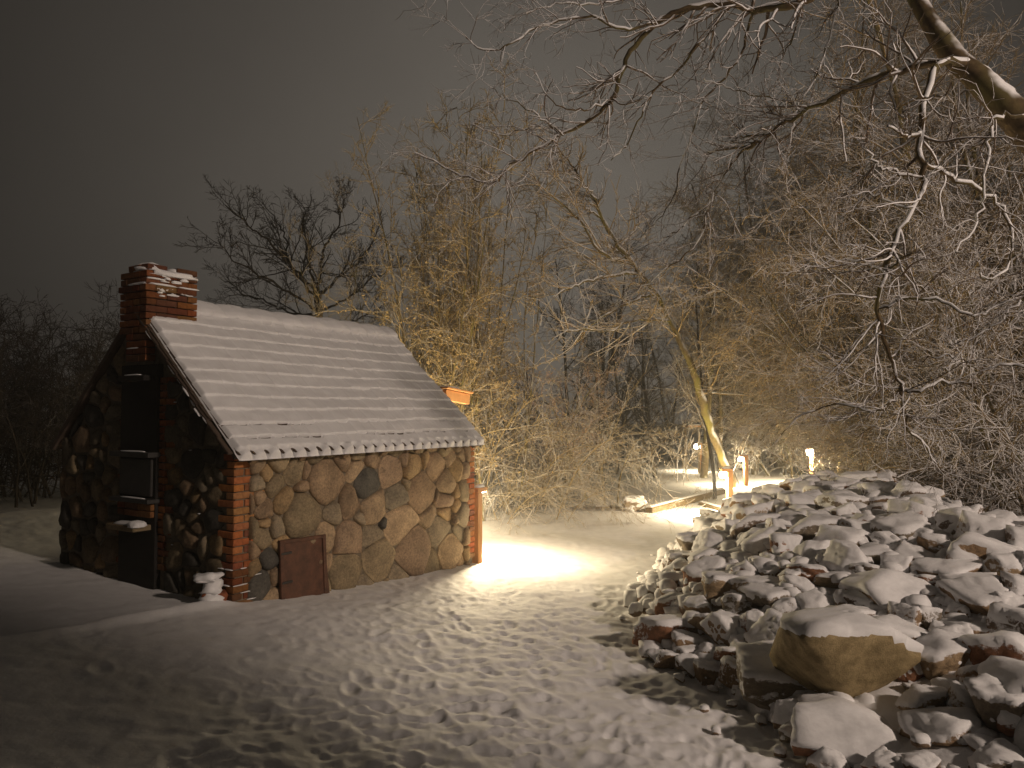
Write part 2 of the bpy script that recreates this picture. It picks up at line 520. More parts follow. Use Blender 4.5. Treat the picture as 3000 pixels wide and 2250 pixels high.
def wall_stone(pg, to3, flip, col, depth, seed):
    rr = random.Random(seed)
    pg = chaikin(pg, 1, 0.2)
    if len(pg) > 18: pg = pg[::2]
    cx = sum(p[0] for p in pg) / len(pg); cy = sum(p[1] for p in pg) / len(pg)
    n = len(pg)
    tx, ty = rr.uniform(-0.16, 0.16), rr.uniform(-0.16, 0.16)
    # stones with a split, faceted face: each face is a few planes at slightly different angles
    pl = [(rr.uniform(-1, 1), rr.uniform(-1, 1), rr.uniform(0.10, 0.34)) for _ in range(3)]
    size = math.sqrt(abs(parea(pg)))
    V = []
    rings = ((1.0, -0.05), (0.99, 0.25), (0.93, 0.62), (0.80, 0.88), (0.52, 1.0), (0.22, 1.0))
    for sc, dp in rings:
        for p in pg:
            w = 1 + rr.uniform(-0.02, 0.02)
            x = cx + (p[0] - cx) * sc * (w if sc < 1 else 1); y = cy + (p[1] - cy) * sc * (w if sc < 1 else 1)
            d_ = depth * dp
            if dp > 0.5:
                d_ += (x - cx) * tx + (y - cy) * ty
                cut = 0.0
                for (a, b_, m_) in pl: cut = max(cut, ((x - cx) * a + (y - cy) * b_) * m_ - 0.10 * size * m_)
                d_ -= cut
                d_ += 0.016 * mnoise.noise(Vector((x * 9, y * 9, seed))) + 0.007 * mnoise.noise(Vector((x * 26, y * 26, seed)))
                d_ = max(d_, 0.002)
            V.append(to3(x, y, d_))
    V.append(to3(cx, cy, depth * 1.0))
    F = []
    nr_ = len(rings)
    for ring in range(nr_ - 1):
        for k in range(n):
            a = ring * n + k; b_ = ring * n + (k + 1) % n
            F.append((a, b_, b_ + n, a + n))
    for k in range(n): F.append(((nr_ - 1) * n + k, (nr_ - 1) * n + (k + 1) % n, nr_ * n))
    if flip: F = [f[::-1] for f in F]
    o = poly("stone", V, F, MAT["wallstone"], house, smooth=True)
    o.color = (*col, 1)
    return o

TAN = (0.37, 0.275, 0.18); PINK = (0.35, 0.25, 0.175); BROWN = (0.25, 0.175, 0.115); GREY = (0.25, 0.215, 0.16)
SLATE = (0.085, 0.082, 0.075); OCHRE = (0.34, 0.235, 0.12); OLIVE = (0.24, 0.195, 0.125); GREEN = (0.165, 0.155, 0.125)
def mute(c, k=0.3): return tuple(a * (1 - k) + b * k for a, b in zip(c, (0.315, 0.250, 0.168)))
TAN, PINK, BROWN, GREY, OCHRE, OLIVE, GREEN = [mute(c) for c in (TAN, PINK, BROWN, GREY, OCHRE, OLIVE, GREEN)]
def hit_side(cx, cy):
    px = 600 + 0.4069 * cx; py = 1250 + 0.4069 * cy
    d = ray(px, py)
    n = -HV
    t = (HC @ n) / (d[0] * n[0] + d[1] * n[1])
    p = np.array([0, 0, CAMZ]) + d * t
    return float((p[:2] - HC) @ HU), float(p[2] - HZ)
def side_seed(cx, cy, r):
    a, b = hit_side(cx, cy); a2, _ = hit_side(cx + r, cy)
    return a, b, max(0.05, (a2 - a))
SPEC = [(860, 390, 125, BROWN), (1160, 420, 88, SLATE), (1205, 590, 92, TAN), (1370, 530, 78, GREEN), (1400, 710, 112, TAN),
        (1545, 480, 95, BROWN), (1330, 320, 75, PINK), (1090, 310, 48, TAN), (1030, 560, 80, BROWN), (690, 640, 135, OLIVE),
        (925, 620, 62, GREY), (570, 550, 75, OCHRE), (700, 460, 52, BROWN), (1030, 820, 108, PINK), (860, 800, 78, TAN),
        (1195, 800, 78, GREY), (1240, 960, 115, OLIVE), (1010, 1040, 120, OLIVE), (1490, 910, 130, PINK), (1745, 900, 95, TAN),
        (1600, 650, 62, TAN), (1715, 640, 58, OCHRE), (1680, 760, 85, GREY), (1800, 790, 52, GREY), (1715, 530, 56, PINK),
        (1730, 420, 60, TAN), (1650, 290, 62, BROWN), (1490, 290, 62, OCHRE), (1800, 300, 46, OCHRE), (490, 430, 52, OLIVE),
        (430, 345, 42, OCHRE), (640, 320, 62, OLIVE), (420, 600, 55, BROWN), (520, 720, 62, GREY), (400, 800, 60, OLIVE),
        (1095, 665, 46, GREY), (1255, 690, 40, SLATE), (1200, 235, 46, BROWN), (1620, 1020, 95, OLIVE), (850, 1000, 60, BROWN),
        (450, 960, 55, SLATE), (800, 240, 52, OLIVE), (960, 240, 60, BROWN), (1420, 1060, 100, GREY), (1800, 980, 60, TAN),
        (520, 230, 60, OLIVE), (300, 560, 50, BROWN), (310, 730, 48, OLIVE), (320, 900, 50, BROWN), (400, 1120, 70, SLATE),
        (700, 860, 90, OLIVE), (640, 1040, 110, BROWN), (800, 1150, 90, OLIVE), (1150, 1130, 80, GREY), (1850, 640, 40, GREY), (1860, 450, 40, OLIVE)]
ss = [side_seed(a, b, r) for a, b, r, _ in SPEC]
cs_ = [c for *_, c in SPEC]
reg = [(0.16, -0.45), (HL - 0.13, -0.45), (HL - 0.13, WT - 0.03), (0.16, WT - 0.03)]
rr = random.Random(3)
for _ in range(900):
    x = rr.uniform(0.2, HL - 0.15); z = rr.uniform(-0.42, WT); r = rr.uniform(0.06, 0.13)
    if all(math.hypot(x - a, z - b) > 0.80 * (r + q) for a, b, q in ss):
        ss.append((x, z, r)); cs_.append(rr.choice([BROWN, GREY, OLIVE, TAN, OLIVE, OCHRE]))
hx0, hz1 = hit_side(505, 800); hx1, _ = hit_side(838, 800)
for k, pg in enumerate(cells(ss, reg, 0.008)):
    if pg is None or parea(pg) < 0.0025: continue
    c = cs_[k]; f_ = rr.uniform(0.78, 1.2); c = tuple(min(1, v * f_) for v in c)
    d = 0.012
    wall_stone(pg, lambda a, b, dd: (a, -0.004 - dd, b), False, c, rr.uniform(0.045, 0.085), 100 + k)

# gable stones
rr = random.Random(11)
gs = []
for _ in range(2600):
    y = rr.uniform(0.1, HW - 0.05); z = rr.uniform(-0.3, 2.95); r = rr.choice([0.07, 0.09, 0.11, 0.14, 0.17])
    if z > roofz(y) - 0.16: continue
    if 1.02 < y < 2.06 and z < 2.9: continue
    if y < 0.13 + r * .5: continue
    if all(math.hypot(y - a, z - b) > 0.86 * (r + q) for a, b, q in gs): gs.append((y, z, r))
for side, region in ((0, [(0.14, -0.35), (1.14, -0.35), (1.14, roofz(1.14) - 0.13), (0.14, roofz(0.14) - 0.13)]),
                     (1, [(1.96, -0.35), (HW - 0.03, -0.35), (HW - 0.03, roofz(HW - 0.03) - 0.13), (1.96, roofz(1.96) - 0.13)])):
    sd = [s for s in gs if (s[0] < 1.5) == (side == 0)]
    for k, pg in enumerate(cells(sd, region, 0.035)):
        if pg is None or parea(pg) < 0.003: continue
        c = rr.choice([BROWN, GREY, OLIVE, SLATE, GREEN, SLATE, BROWN, OCHRE]); f_ = rr.uniform(0.45, 0.75); c = tuple(v * f_ for v in c)  # stone colours scaled down to stand in for shade on the gable
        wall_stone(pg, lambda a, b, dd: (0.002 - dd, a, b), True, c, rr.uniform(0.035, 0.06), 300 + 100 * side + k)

# brick parts ------------------------------------------------------
BL, BH, BD, BJ = 0.245, 0.065, 0.118, 0.012
brick_me = {}
for nm, s in (("stretcher", BL), ("header", BD), ("mid", 0.18)):
    for v in range(3):
        me = box_mesh("brick", s, BD, BH, 0.005, 1, 0.0025, v * 7 + len(nm))
        me.materials.append(MAT["brick"]); brick_me[nm, v] = me
BR = random.Random(21)
def bcol(dark=1.0):
    b = BR.choice([(0.40, 0.155, 0.055), (0.33, 0.115, 0.045), (0.42, 0.17, 0.065), (0.27, 0.09, 0.04), (0.40, 0.19, 0.085), (0.22, 0.10, 0.055)])
    return tuple(v * dark * BR.uniform(0.85, 1.1) for v in b) + (1,)
def brick(kind, c, rz=0.0, dark=1.0, parent=house):
    o = link("brick", brick_me[kind, BR.randrange(3)], None, parent,
             (c[0] + BR.uniform(-.003, .003), c[1] + BR.uniform(-.003, .003), c[2]), (BR.uniform(-.012, .012), BR.uniform(-.012, .012), rz + BR.uniform(-.012, .012)))
    o.color = bcol(dark)
    return o
CH = BH + BJ
course = 0
z = -0.20
while z < WT - 0.02:
    zc = z + BH / 2
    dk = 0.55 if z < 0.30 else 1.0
    # near corner: alternate which face shows the stretcher
    if course % 2 == 0:
        brick("stretcher", (BL / 2 - 0.02, BD / 2 - 0.022, zc), 0, dk)
        if course % 4 == 0: brick("header", (BL + BD / 2 - 0.008, BD / 2 - 0.018, zc), 0, dk)
    else:
        brick("stretcher", (BD / 2 - 0.022, BL / 2 - 0.02, zc), R(90), dk)
        brick("header", (BD + BD / 2 - 0.006, BD / 2 - 0.020, zc), 0, dk)
    # far corner on the long wall
    if course % 2 == 0:
        brick("mid", (HL - 0.09 + 0.022, BD / 2 - 0.022, zc))
    else:
        brick("header", (HL - BD / 2 + 0.022, BD / 2 - 0.022, zc))
        brick("stretcher", (HL - BD / 2 + 0.022, BD + BL / 2, zc), R(90))
    z += CH; course += 1

# chimney breast and stack: courses of brick around a dark core
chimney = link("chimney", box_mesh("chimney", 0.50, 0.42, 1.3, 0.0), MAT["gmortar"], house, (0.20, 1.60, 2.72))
CX0, CX1, CY0, CY1 = -0.13, 0.50, 1.354, 1.845
def stack_course(z, x0, x1, y0, y1, odd, par, dark=1.0, faces="gs"):
    zc = z + BH / 2
    # face towards the yard (-y)
    n = 2
    if "s" in faces:
        x = x0
        seq = ["stretcher", "stretcher", "header"] if odd else ["header", "stretcher", "stretcher"]
        for kd in seq:
            w = {"stretcher": BL, "header": BD}[kd]
            brick(kd, (x + w / 2, y0 + BD / 2, zc), 0, dark, par); x += w + BJ * 0.6
    if "g" in faces:
        y = y0 + (BD + BJ if "s" in faces else 0)
        seq = ["stretcher", "header"] if odd else ["header", "stretcher"]
        for kd in seq:
            w = {"stretcher": BL, "header": BD}[kd]
            brick(kd, (x0 + BD / 2, y + w / 2, zc), R(90), dark, par); y += w + BJ * 0.6
    if "b" in faces:
        x = x0
        for kd in ["stretcher", "stretcher"]:
            brick(kd, (x + BL / 2, y1 - BD / 2, zc), 0, dark, par); x += BL + BJ * 0.6
z = 2.46; k = 0
while z < 3.40:
    ex = 0.0
    if 3.22 < z < 3.30: ex = 0.022
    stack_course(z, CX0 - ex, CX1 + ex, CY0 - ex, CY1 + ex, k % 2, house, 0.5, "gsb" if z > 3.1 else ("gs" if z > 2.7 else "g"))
    z += CH; k += 1
# broken top: a few loose bricks
for (x, y, rz) in ((0.0, 1.42, 0.1), (-0.06, 1.62, 1.5), (0.36, 1.41, -0.05), (0.40, 1.70, 1.57)):
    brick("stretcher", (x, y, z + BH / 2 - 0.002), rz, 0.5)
# breast below: brick piers either side of a black oven opening
breast = link("chimney_breast", box_mesh("chimney_breast", 0.14, 0.68, 3.0, 0.0), MAT["breast_black"], house, (0.00, 1.56, 0.92))
z = -0.1; k = 0
while z < 2.22:
    zc = z + BH / 2
    if z > 0.15:
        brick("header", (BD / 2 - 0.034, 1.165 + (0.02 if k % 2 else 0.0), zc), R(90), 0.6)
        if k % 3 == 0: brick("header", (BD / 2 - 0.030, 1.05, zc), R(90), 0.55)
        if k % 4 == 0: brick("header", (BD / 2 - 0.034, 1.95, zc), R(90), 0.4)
    z += CH; k += 1
for k, zc in enumerate((0.80, 0.877)):
    for y in (1.36, 1.60, 1.80):
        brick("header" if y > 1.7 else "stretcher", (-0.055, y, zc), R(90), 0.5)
box("oven_lintel", (-0.10, 1.56, 1.44), (0.16, 0.74, 0.055), MAT["iron"], house)
box("oven_sill", (-0.10, 1.56, 0.945), (0.16, 0.74, 0.045), MAT["iron"], house)
box("oven_door", (-0.085, 1.56, 1.19), (0.03, 0.60, 0.40), MAT["iron"], house, 0.008)
box("ledge", (-0.09, 1.56, 2.27), (0.16, 0.50, 0.06), MAT["breast_black"], house)
shelf = box("shelf", (-0.16, 1.55, 0.66), (0.22, 0.52, 0.06), MAT["plank"], house, 0.008)

def snow_lump(name, c, s, parent, seed=0, mat=None, rz=0.0, nz=0.25):
    bm = bmesh.new(); bmesh.ops.create_icosphere(bm, subdivisions=3, radius=1.0)
    for v in bm.verts:
        p = v.co.copy()
        k = 1 + nz * mnoise.noise(p * 1.3 + Vector((seed * 3.7, seed, 0))) + 0.4 * nz * mnoise.noise(p * 3.1 + Vector((seed, 0, 9)))
        # squarish slab
        q = max(abs(p.x), abs(p.y))
        f = 1 / max(q, 0.35) if q > 0 else 1
        f = 1 + (min(f, 1.35) - 1) * 0.8
        v.co = Vector((p.x * f * s[0] * k, p.y * f * s[1] * k, (p.z if p.z > 0 else p.z * 0.35) * s[2] * k))
    me = bpy.data.meshes.new(name); bm.to_mesh(me); bm.free()
    me.polygons.foreach_set("use_smooth", [True] * len(me.polygons))
    return link(name, me, mat or MAT["snow"], parent, c, (0, 0, rz))
snow_lump("snow_cap", (0.0, 1.52, 3.47), (0.13, 0.15, 0.075), house, 1, nz=0.5)
snow_lump("snow_cap", (0.33, 1.50, 3.46), (0.17, 0.14, 0.065), house, 2, nz=0.5)
snow_lump("snow_cap", (0.20, 1.36, 3.42), (0.24, 0.05, 0.045), house, 3, nz=0.6)
for k in range(16):
    snow_lump("snow_fleck", (BR.uniform(-0.1, 0.45), 1.345, BR.uniform(3.16, 3.42)), (BR.uniform(0.015, 0.05), 0.012, BR.uniform(0.01, 0.028)), house, 400 + k, nz=0.8)
for k, (x, y, zz, sx, sy) in enumerate(((-0.15, 1.52, 1.472, 0.022, 0.22), (-0.15, 1.50, 0.970, 0.020, 0.20), (-0.14, 1.56, 2.303, 0.025, 0.15), (-0.12, 1.60, 2.60, 0.02, 0.10),
                                  (0.05, 1.33, 3.30, 0.16, 0.02), (0.36, 1.33, 3.30, 0.12, 0.02), (-0.15, 1.50, 3.30, 0.02, 0.16), (0.18, 1.345, 3.20, 0.07, 0.012), (-0.02, 1.345, 3.36, 0.10, 0.018))):
    snow_lump("snow_strip", (x, y, zz), (sx, sy, 0.016 if k > 3 else 0.012), house, 10 + k)
snow_lump("snow_on_shelf", (-0.17, 1.53, 0.69), (0.08, 0.22, 0.03), house, 31)
snow_lump("snow_on_shelf", (-0.20, 1.33, 0.69), (0.08, 0.07, 0.06), house, 33)
# snow caught on the courses of the brick foot and gable stones
for k in range(26):
    if k < 14:
        y = rr.uniform(0.02, 0.34); x = -0.03; zz = rr.choice([0.02, 0.10, 0.18, 0.25, 0.34])
        c, s = ((x, y, zz), (0.014, rr.uniform(0.02, 0.07), 0.007)) if k % 2 else ((rr.uniform(0.0, 0.36), -0.028, zz), (rr.uniform(0.02, 0.09), 0.012, 0.007))
    else:
        y = rr.uniform(0.15, 2.9); zz = rr.uniform(0.2, roofz(y) - 0.25); c, s = (-0.015, y, zz), (0.014, rr.uniform(0.006, 0.025), 0.007)
    snow_lump("snow_fleck", c, s, house, 50 + k)

# timber plate under the eaves, rafter ends
box("wall_plate", (HL / 2, 0.0, WT + 0.035), (HL + 0.04, 0.13, 0.085), MAT["beam"], house, 0.008)
box("wall_plate", (HL / 2, HW, WT + 0.035), (HL + 0.04, 0.13, 0.085), MAT["beam"], house, 0.008)
for k in range(7):
    x = 0.12 + k * (HL - 0.24) / 6
    box("rafter", (x, -0.03, EZ + 0.03), (0.075, 0.30, 0.07), MAT["beam"], house, 0.006, (math.atan(SLOPE), 0, 0))

# roof ---------------------------------------------------------------
RX0, RX1 = -0.08, HL + 0.06
ROW = 2.46 / 12
SL = math.hypot(HW / 2 + OV, RZ - EZ)
cs, sn = (HW / 2 + OV) / SL, (RZ - EZ) / SL
def rp(s, t, h, back=False):
    """point on the roof: s along the eave, t up the slope, h off it"""
    y = -OV + t * cs - h * sn
    z = EZ + t * sn + h * cs
    if back: y = HW - y
    return (s, y, z)
V = []; F = []
for back in (False, True):
    o = len(V)
    for h in (-0.075, -0.02):
        for s in (RX0 + 0.01, RX1 - 0.01):
            for t in (0.03, SL): V.append(rp(s, t, h, back))
    q = [(0, 1, 3, 2), (4, 6, 7, 5), (0, 2, 6, 4), (1, 5, 7, 3), (0, 4, 5, 1), (2, 3, 7, 6)]
    F += [tuple(o + i for i in f) for f in q]
roof = poly("roof", V, F, MAT["tile"], house)
# plain tiles with rounded tails: eave rows and the exposed verge
NT = 24
TWD = (RX1 - RX0) / NT
def tile_mesh():
    w = TWD * 0.485; L = 0.36; th = 0.016
    pts = [(w, 0.06)] + [(w * math.cos(a), 0.06 - 0.065 * math.sin(a)) for a in np.linspace(0.35, math.pi - 0.35, 7)] + [(-w, 0.06), (-w, L), (w, L)]
    n = len(pts)
    V = [(x, y, 0) for x, y in pts] + [(x, y, th) for x, y in pts]
    F = [tuple(range(n)), tuple(range(2 * n - 1, n - 1, -1))] + [(k, n + k, n + (k + 1) % n, (k + 1) % n) for k in range(n)]
    me = bpy.data.meshes.new("tile"); me.from_pydata(V, [], F); me.update(); me.materials.append(MAT["tile"])
    return me
tme = tile_mesh()
ang = math.atan2(sn, cs)
TR = random.Random(4)
def put_tile(s, t, h):
    p = rp(s, t, h)
    link("tile", tme, None, roof, p, (ang - 0.05 + TR.uniform(-.01, .01), 0, TR.uniform(-.02, .02)))
for r_ in range(3):
    for k in range(NT):
        put_tile(RX0 + TWD * (k + 0.5), -0.02 + r_ * ROW, 0.004 + 0.004 * (r_ > 0))
for r_ in range(3, 12):
    put_tile(RX0 + TWD * 0.5, -0.02 + r_ * ROW, 0.008)
    put_tile(RX0 + TWD * 0.46 - 0.03, -0.10 + r_ * ROW, -0.02)

# snow sheet of the yard-side slope
def roof_snow():
    ns, ntt = 480, 330
    s = np.linspace(RX0 - 0.005, RX1 + 0.01, ns); t = np.linspace(-0.055, SL + 0.05, ntt)
    S, T = np.meshgrid(s, t)
    tile = (S - RX0) / TWD; ti = np.floor(tile); tf = tile - ti - 0.5
    off = 0.012 * (_h(ti, ti * 0 + 3, 9) - 0.5)
    Tt = T + off - 0.045 * (1 - np.sqrt(np.clip(1 - (tf * 1.75) ** 2, 0, 1))) * 0.55
    row = (Tt + 0.012 * vn(S * 3, T * 2, 41)) / ROW
    c = np.floor(row); f = row - c
    step = 0.020 * (1 - f) * sstep(0.0, 0.10, f) + 0.0
    base = 0.048 + 0.032 * vn(S * 1.7, T * 2.0, 31) + 0.010 * vn(S * 7, T * 9, 32) + 0.006 * (_h(ti, c, 19) - 0.5)
    h = base + step
    # thinner in the joint between two tiles just below each course
    h = h - 0.006 * np.exp(-((np.abs(tf) - 0.5) / 0.10) ** 2)
    # slots where the tile shows: eave rows and under the ridge
    slot = np.exp(-((f - 0.99) / 0.06) ** 2) + np.exp(-((f + 0.01) / 0.06) ** 2)
    rnd = _h(ti, c, 77)
    for rc, amt in ((1, 0.75), (2, 0.40), (3, 0.06), (11, 0.55), (10, 0.12)):
        near = (np.round(row) == rc)
        h = np.where(near & (rnd < amt), h - 0.085 * slot * (np.abs(tf) < 0.42), h)
    # eave: one soft lump on every tile tail
    e = sstep(0.085, 0.03, T)
    lump = np.clip(1 - (np.abs(tf) / (0.40 + 0.08 * (_h(ti, ti * 0 + 1, 13) - 0.5))) ** 2.4, -0.9, 1)
    h = h * (1 - e) + e * ((0.050 + 0.03 * _h(ti, ti * 0 + 2, 14)) * lump - 0.004)
    tail = sstep(-0.012, -0.055, T)
    h = h * (1 - tail) + tail * (-0.012)
    # ridge: rounded humps of the ridge tiles
    rd = sstep(SL - 0.27, SL - 0.10, T)
    hump = 0.5 + 0.5 * np.cos((S - RX0) * 2 * math.pi / 0.42)
    h = h + rd * (0.035 + 0.022 * hump ** 0.5)
    # verge
    ed = np.minimum(S - RX0, RX1 - S)
    h = h * sstep(-0.012, 0.035, ed) - 0.012 * (1 - sstep(-0.012, 0.02, ed))
    over = np.clip((T - SL) / 0.05, 0, 1)
    Y = -OV + np.minimum(T, SL) * cs - h * sn * (1 - over) ; Z = EZ + np.minimum(T, SL) * sn + h * cs + h * 0.3 * over
    Y = Y + over * 0.06
    V = np.stack([S, Y, Z], -1).reshape(-1, 3)
    i = np.arange(ntt - 1)[:, None] * ns; j = np.arange(ns - 1)[None, :]
    F = np.stack([i + j, i + j + 1, i + ns + j + 1, i + ns + j], -1).reshape(-1, 4)
    # clear patch where the chimney stands
    me = mesh_np("roof_snow", V, F)
    link("roof_snow", me, MAT["roofsnow"], house)
roof_snow()
bs = [rp(s, t, h, True) for h in (-0.02, 0.05) for s in (RX0 + 0.10, RX1 - 0.05) for t in (0.05, SL)]
poly("roof_snow", bs, [(0, 1, 3, 2), (4, 6, 7, 5), (0, 2, 6, 4), (1, 5, 7, 3), (0, 4, 5, 1), (2, 3, 7, 6)], MAT["roofsnow"], house)
# snow along the stepped verge
for k in range(16):
    t = 0.35 + k * 0.125 + TR.uniform(-.05, .05)
    if TR.random() < 0.25: continue
    p = rp(RX0 - 0.03 + TR.uniform(-.01, .02), t, -0.055 + TR.uniform(-.03, .0))
    o = snow_lump("snow_strip", p, (0.022, TR.uniform(0.03, 0.08), 0.014), house, 90 + k)
    o.rotation_euler = (ang, 0, 0)
for k in range(10):
    t = 0.1 + k * 0.235
    o = box("verge_tile", rp(RX0 - 0.02, t + 0.1, -0.05), (0.06, 0.25, 0.03), MAT["tile"], house, 0.006, (ang - 0.06, 0, 0))
# iron hatch at the foot of the long wall
hatch = empty("hatch"); hatch.parent = house
a0, b0 = hit_side(505, 815); a1, b1 = hit_side(825, 770); a2, b2 = hit_side(845, 1190); a3, b3 = hit_side(495, 1250)
hb = -0.12
poly("hatch_panel", [(a0, -0.075, b0), (a1, -0.075, b1 - 0.01), (a2, -0.12, hb), (a3, -0.12, hb), (a0, -0.05, b0), (a1, -0.05, b1 - 0.01), (a2, -0.09, hb), (a3, -0.09, hb)],
     [(3, 2, 1, 0), (4, 5, 6, 7), (0, 1, 5, 4), (1, 2, 6, 5), (2, 3, 7, 6), (3, 0, 4, 7)], MAT["rust"], hatch)
for (xa, xb, za, zb, yy) in ((a0 - 0.01, a0 + 0.035, b0, hb, -0.09), (a1 - 0.035, a1 + 0.012, b1, hb, -0.09)):
    c = ((xa + xb) / 2, -0.098, (za + zb) / 2)
    box("hatch_frame", c, (xb - xa, 0.03, za - zb), MAT["rust"], hatch, 0.004, (-0.055, 0, 0))
box("hatch_frame", ((a0 + a1) / 2, -0.082, (b0 + b1) / 2 - 0.02), (a1 - a0 - 0.06, 0.028, 0.04), MAT["rust"], hatch, 0.004, (0, -math.atan2(b1 - b0, a1 - a0), 0))
for zz in (0.12, 0.42):
    box("hinge", (a0 + 0.07, -0.125 + zz * 0.06, zz), (0.14, 0.012, 0.025), MAT["iron"], hatch, 0.003)
# wooden hood over the door in the far gable
hood = empty("door_hood"); hood.parent = house
box("hood_board", (HL + 0.42, 0.62, 2.13), (0.62, 0.10, 0.16), MAT["postwood"], hood, 0.006, (0, 0.10, 0))
box("hood_board", (HL + 0.42, 1.5, 2.13), (0.62, 0.10, 0.16), MAT["postwood"], hood, 0.006, (0, 0.10, 0))
box("hood_roof", (HL + 0.42, 1.06, 2.235), (0.68, 1.08, 0.03), MAT["postwood"], hood, 0.004, (0, 0.10, 0))
snow_lump("hood_snow", (HL + 0.42, 1.06, 2.25), (0.26, 0.42, 0.06), hood, 141)
# far gable: brick and door, lit by the path lamp
dr = empty("door"); dr.parent = house
box("door_panel", (HL + 0.0, 1.06, 0.75), (0.05, 0.82, 1.75), MAT["postwood"], dr)
for y in (0.62, 1.5): box("door_jamb", (HL + 0.01, y, 0.75), (0.09, 0.07, 1.8), MAT["beam"], dr)
box("door_handle", (HL + 0.04, 0.74, 0.85), (0.05, 0.03, 0.12), MAT["iron"], dr)

# snow covered rubble at the house corner
o = empty("rubble_lump", (*hw(-0.14, 0.12), HZ)); tag(o, "snow plastered lump of rubble at the near house corner", "rubble")
box("rubble_brick", (0, 0, 0.06), (0.22, 0.16, 0.16), MAT["brick"], o, 0.02, (0.1, 0.2, 0.5), 0.02, 4).color = (0.25, 0.09, 0.045, 1)
snow_lump("snow", (0.0, -0.02, 0.16), (0.10, 0.09, 0.10), o, 201, nz=0.6)
snow_lump("snow", (-0.04, -0.03, 0.27), (0.11, 0.08, 0.07), o, 203, nz=0.7)
snow_lump("snow", (0.0, -0.06, 0.05), (0.09, 0.07, 0.09), o, 205, nz=0.7)

# ------------------------------------------------------------------ stone heap
def heap_base():
    x = np.linspace(1.0, 12.0, 180); y = np.linspace(1.6, 19.5, 260)
    X, Y = np.meshgrid(x, y)
    H = ph(X, Y)
    Z = gz(X, Y) + H - 0.09 + 0.12 * sstep(7.5, 5.5, Y) + (0.10 * vn(X * 3.2, Y * 3.2, 51) + 0.06 * vn(X * 8, Y * 8, 52)) * (1 - 0.5 * sstep(7.5, 5.5, Y))
    Z = np.where(H <= 0.02, gz(X, Y) - 0.25, Z)
    ns = len(x)
    V = np.stack([X, Y, Z], -1).reshape(-1, 3)
    i = np.arange(len(y) - 1)[:, None] * ns; j = np.arange(ns - 1)[None, :]
    F = np.stack([i + j, i + j + 1, i + ns + j + 1, i + ns + j], -1).reshape(-1, 4)
    m = mat_stone("rubble_bed", False, (0.06, 0.045, 0.03), (0.14, 0.10, 0.07), snow=True)
    MAT["bed"] = m
    tag(link("heap_bed", mesh_np("heap_bed", V, F), m), kind="structure")
heap_base()

def rock_proto(seed, planes=None, sub=3, snow_lo=0.12, snow_hi=0.5, thick=0.16, rough=0.05, k=14.0):
    rr = np.random.default_rng(seed)
    bm = bmesh.new(); bmesh.ops.create_icosphere(bm, subdivisions=sub, radius=1.0)
    bm.verts.ensure_lookup_table()
    D = np.array([v.co[:] for v in bm.verts]); D /= np.linalg.norm(D, axis=1)[:, None]
    Fc = np.array([[v.index for v in f.verts] for f in bm.faces]); bm.free()
    if planes is None:
        n = rr.integers(6, 11)
        nn = rr.normal(size=(n, 3)); nn /= np.linalg.norm(nn, axis=1)[:, None]
        cc = rr.uniform(0.55, 1.0, n)
        nn = np.vstack([nn, [[0, 0, 1], [0, 0, -1], [1, 0, 0], [-1, 0, 0], [0, 1, 0], [0, -1, 0]]])
        cc = np.concatenate([cc, [0.82, 0.85, 1, 1, 1, 1]])
    else:
        nn = np.array([p[:3] for p in planes], float); nn /= np.linalg.norm(nn, axis=1)[:, None]
        cc = np.array([p[3] for p in planes], float)
    q = np.maximum(D @ nn.T, 0) / cc
    inv = (q ** k).sum(1) ** (1 / k)
    P_ = D / inv[:, None]
    nz = np.array([mnoise.noise(Vector(d) * 2.2 + Vector((seed, seed * 2, 0))) + 0.5 * mnoise.noise(Vector(d) * 5 + Vector((seed, 0, 3))) for d in D])
    P_ = P_ * (1 + rough * nz)[:, None]
    # normals
    fn = np.cross(P_[Fc[:, 1]] - P_[Fc[:, 0]], P_[Fc[:, 2]] - P_[Fc[:, 0]])
    vnrm = np.zeros_like(P_)
    for c in range(3): np.add.at(vnrm, Fc[:, c], fn)
    vnrm /= np.linalg.norm(vnrm, axis=1)[:, None]
    rag = np.array([mnoise.noise(Vector(d) * 3.5 + Vector((0, seed, 7))) + 0.7 * mnoise.noise(Vector(d) * 8 + Vector((seed, 5, 7))) for d in D])
    t = sstep(snow_lo, snow_hi, vnrm[:, 2] + 0.55 * rag)
    tt = thick * (0.55 + 0.45 * t) * t
    S = P_ + vnrm * (tt * 0.55)[:, None] + np.array([0, 0, 1.0]) * (tt * 0.6)[:, None]
    S = np.where((t <= 0.002)[:, None], P_ * 0.965, S)
    keep = (t[Fc] > 0.002).any(1)
    rock = mesh_np("stone", P_, Fc)
    used = np.unique(Fc[keep]); remap = -np.ones(len(P_), int); remap[used] = np.arange(len(used))
    cap = mesh_np("snow_cap", S[used], remap[Fc[keep]])
    return rock, cap
PROTO = []
for s in range(18):
    a, b = rock_proto(40 + s, snow_lo=[-0.1, 0.05, 0.15, 0.3][s % 4], snow_hi=[0.2, 0.3, 0.4, 0.5][s % 4], thick=[0.045, 0.085, 0.06][s % 3], rough=0.10, k=60.0, sub=4)
    a.materials.append(MAT["rock"]); b.materials.append(MAT["snow"])
    PROTO.append((a, b))
HEAPG = "snow capped stones of the heap"
RCOL = [(0.22, 0.15, 0.09), (0.30, 0.21, 0.13), (0.20, 0.17, 0.13), (0.26, 0.13, 0.075), (0.16, 0.12, 0.09), (0.33, 0.25, 0.16)]
placed = []
keyed = []
SR = random.Random(17)
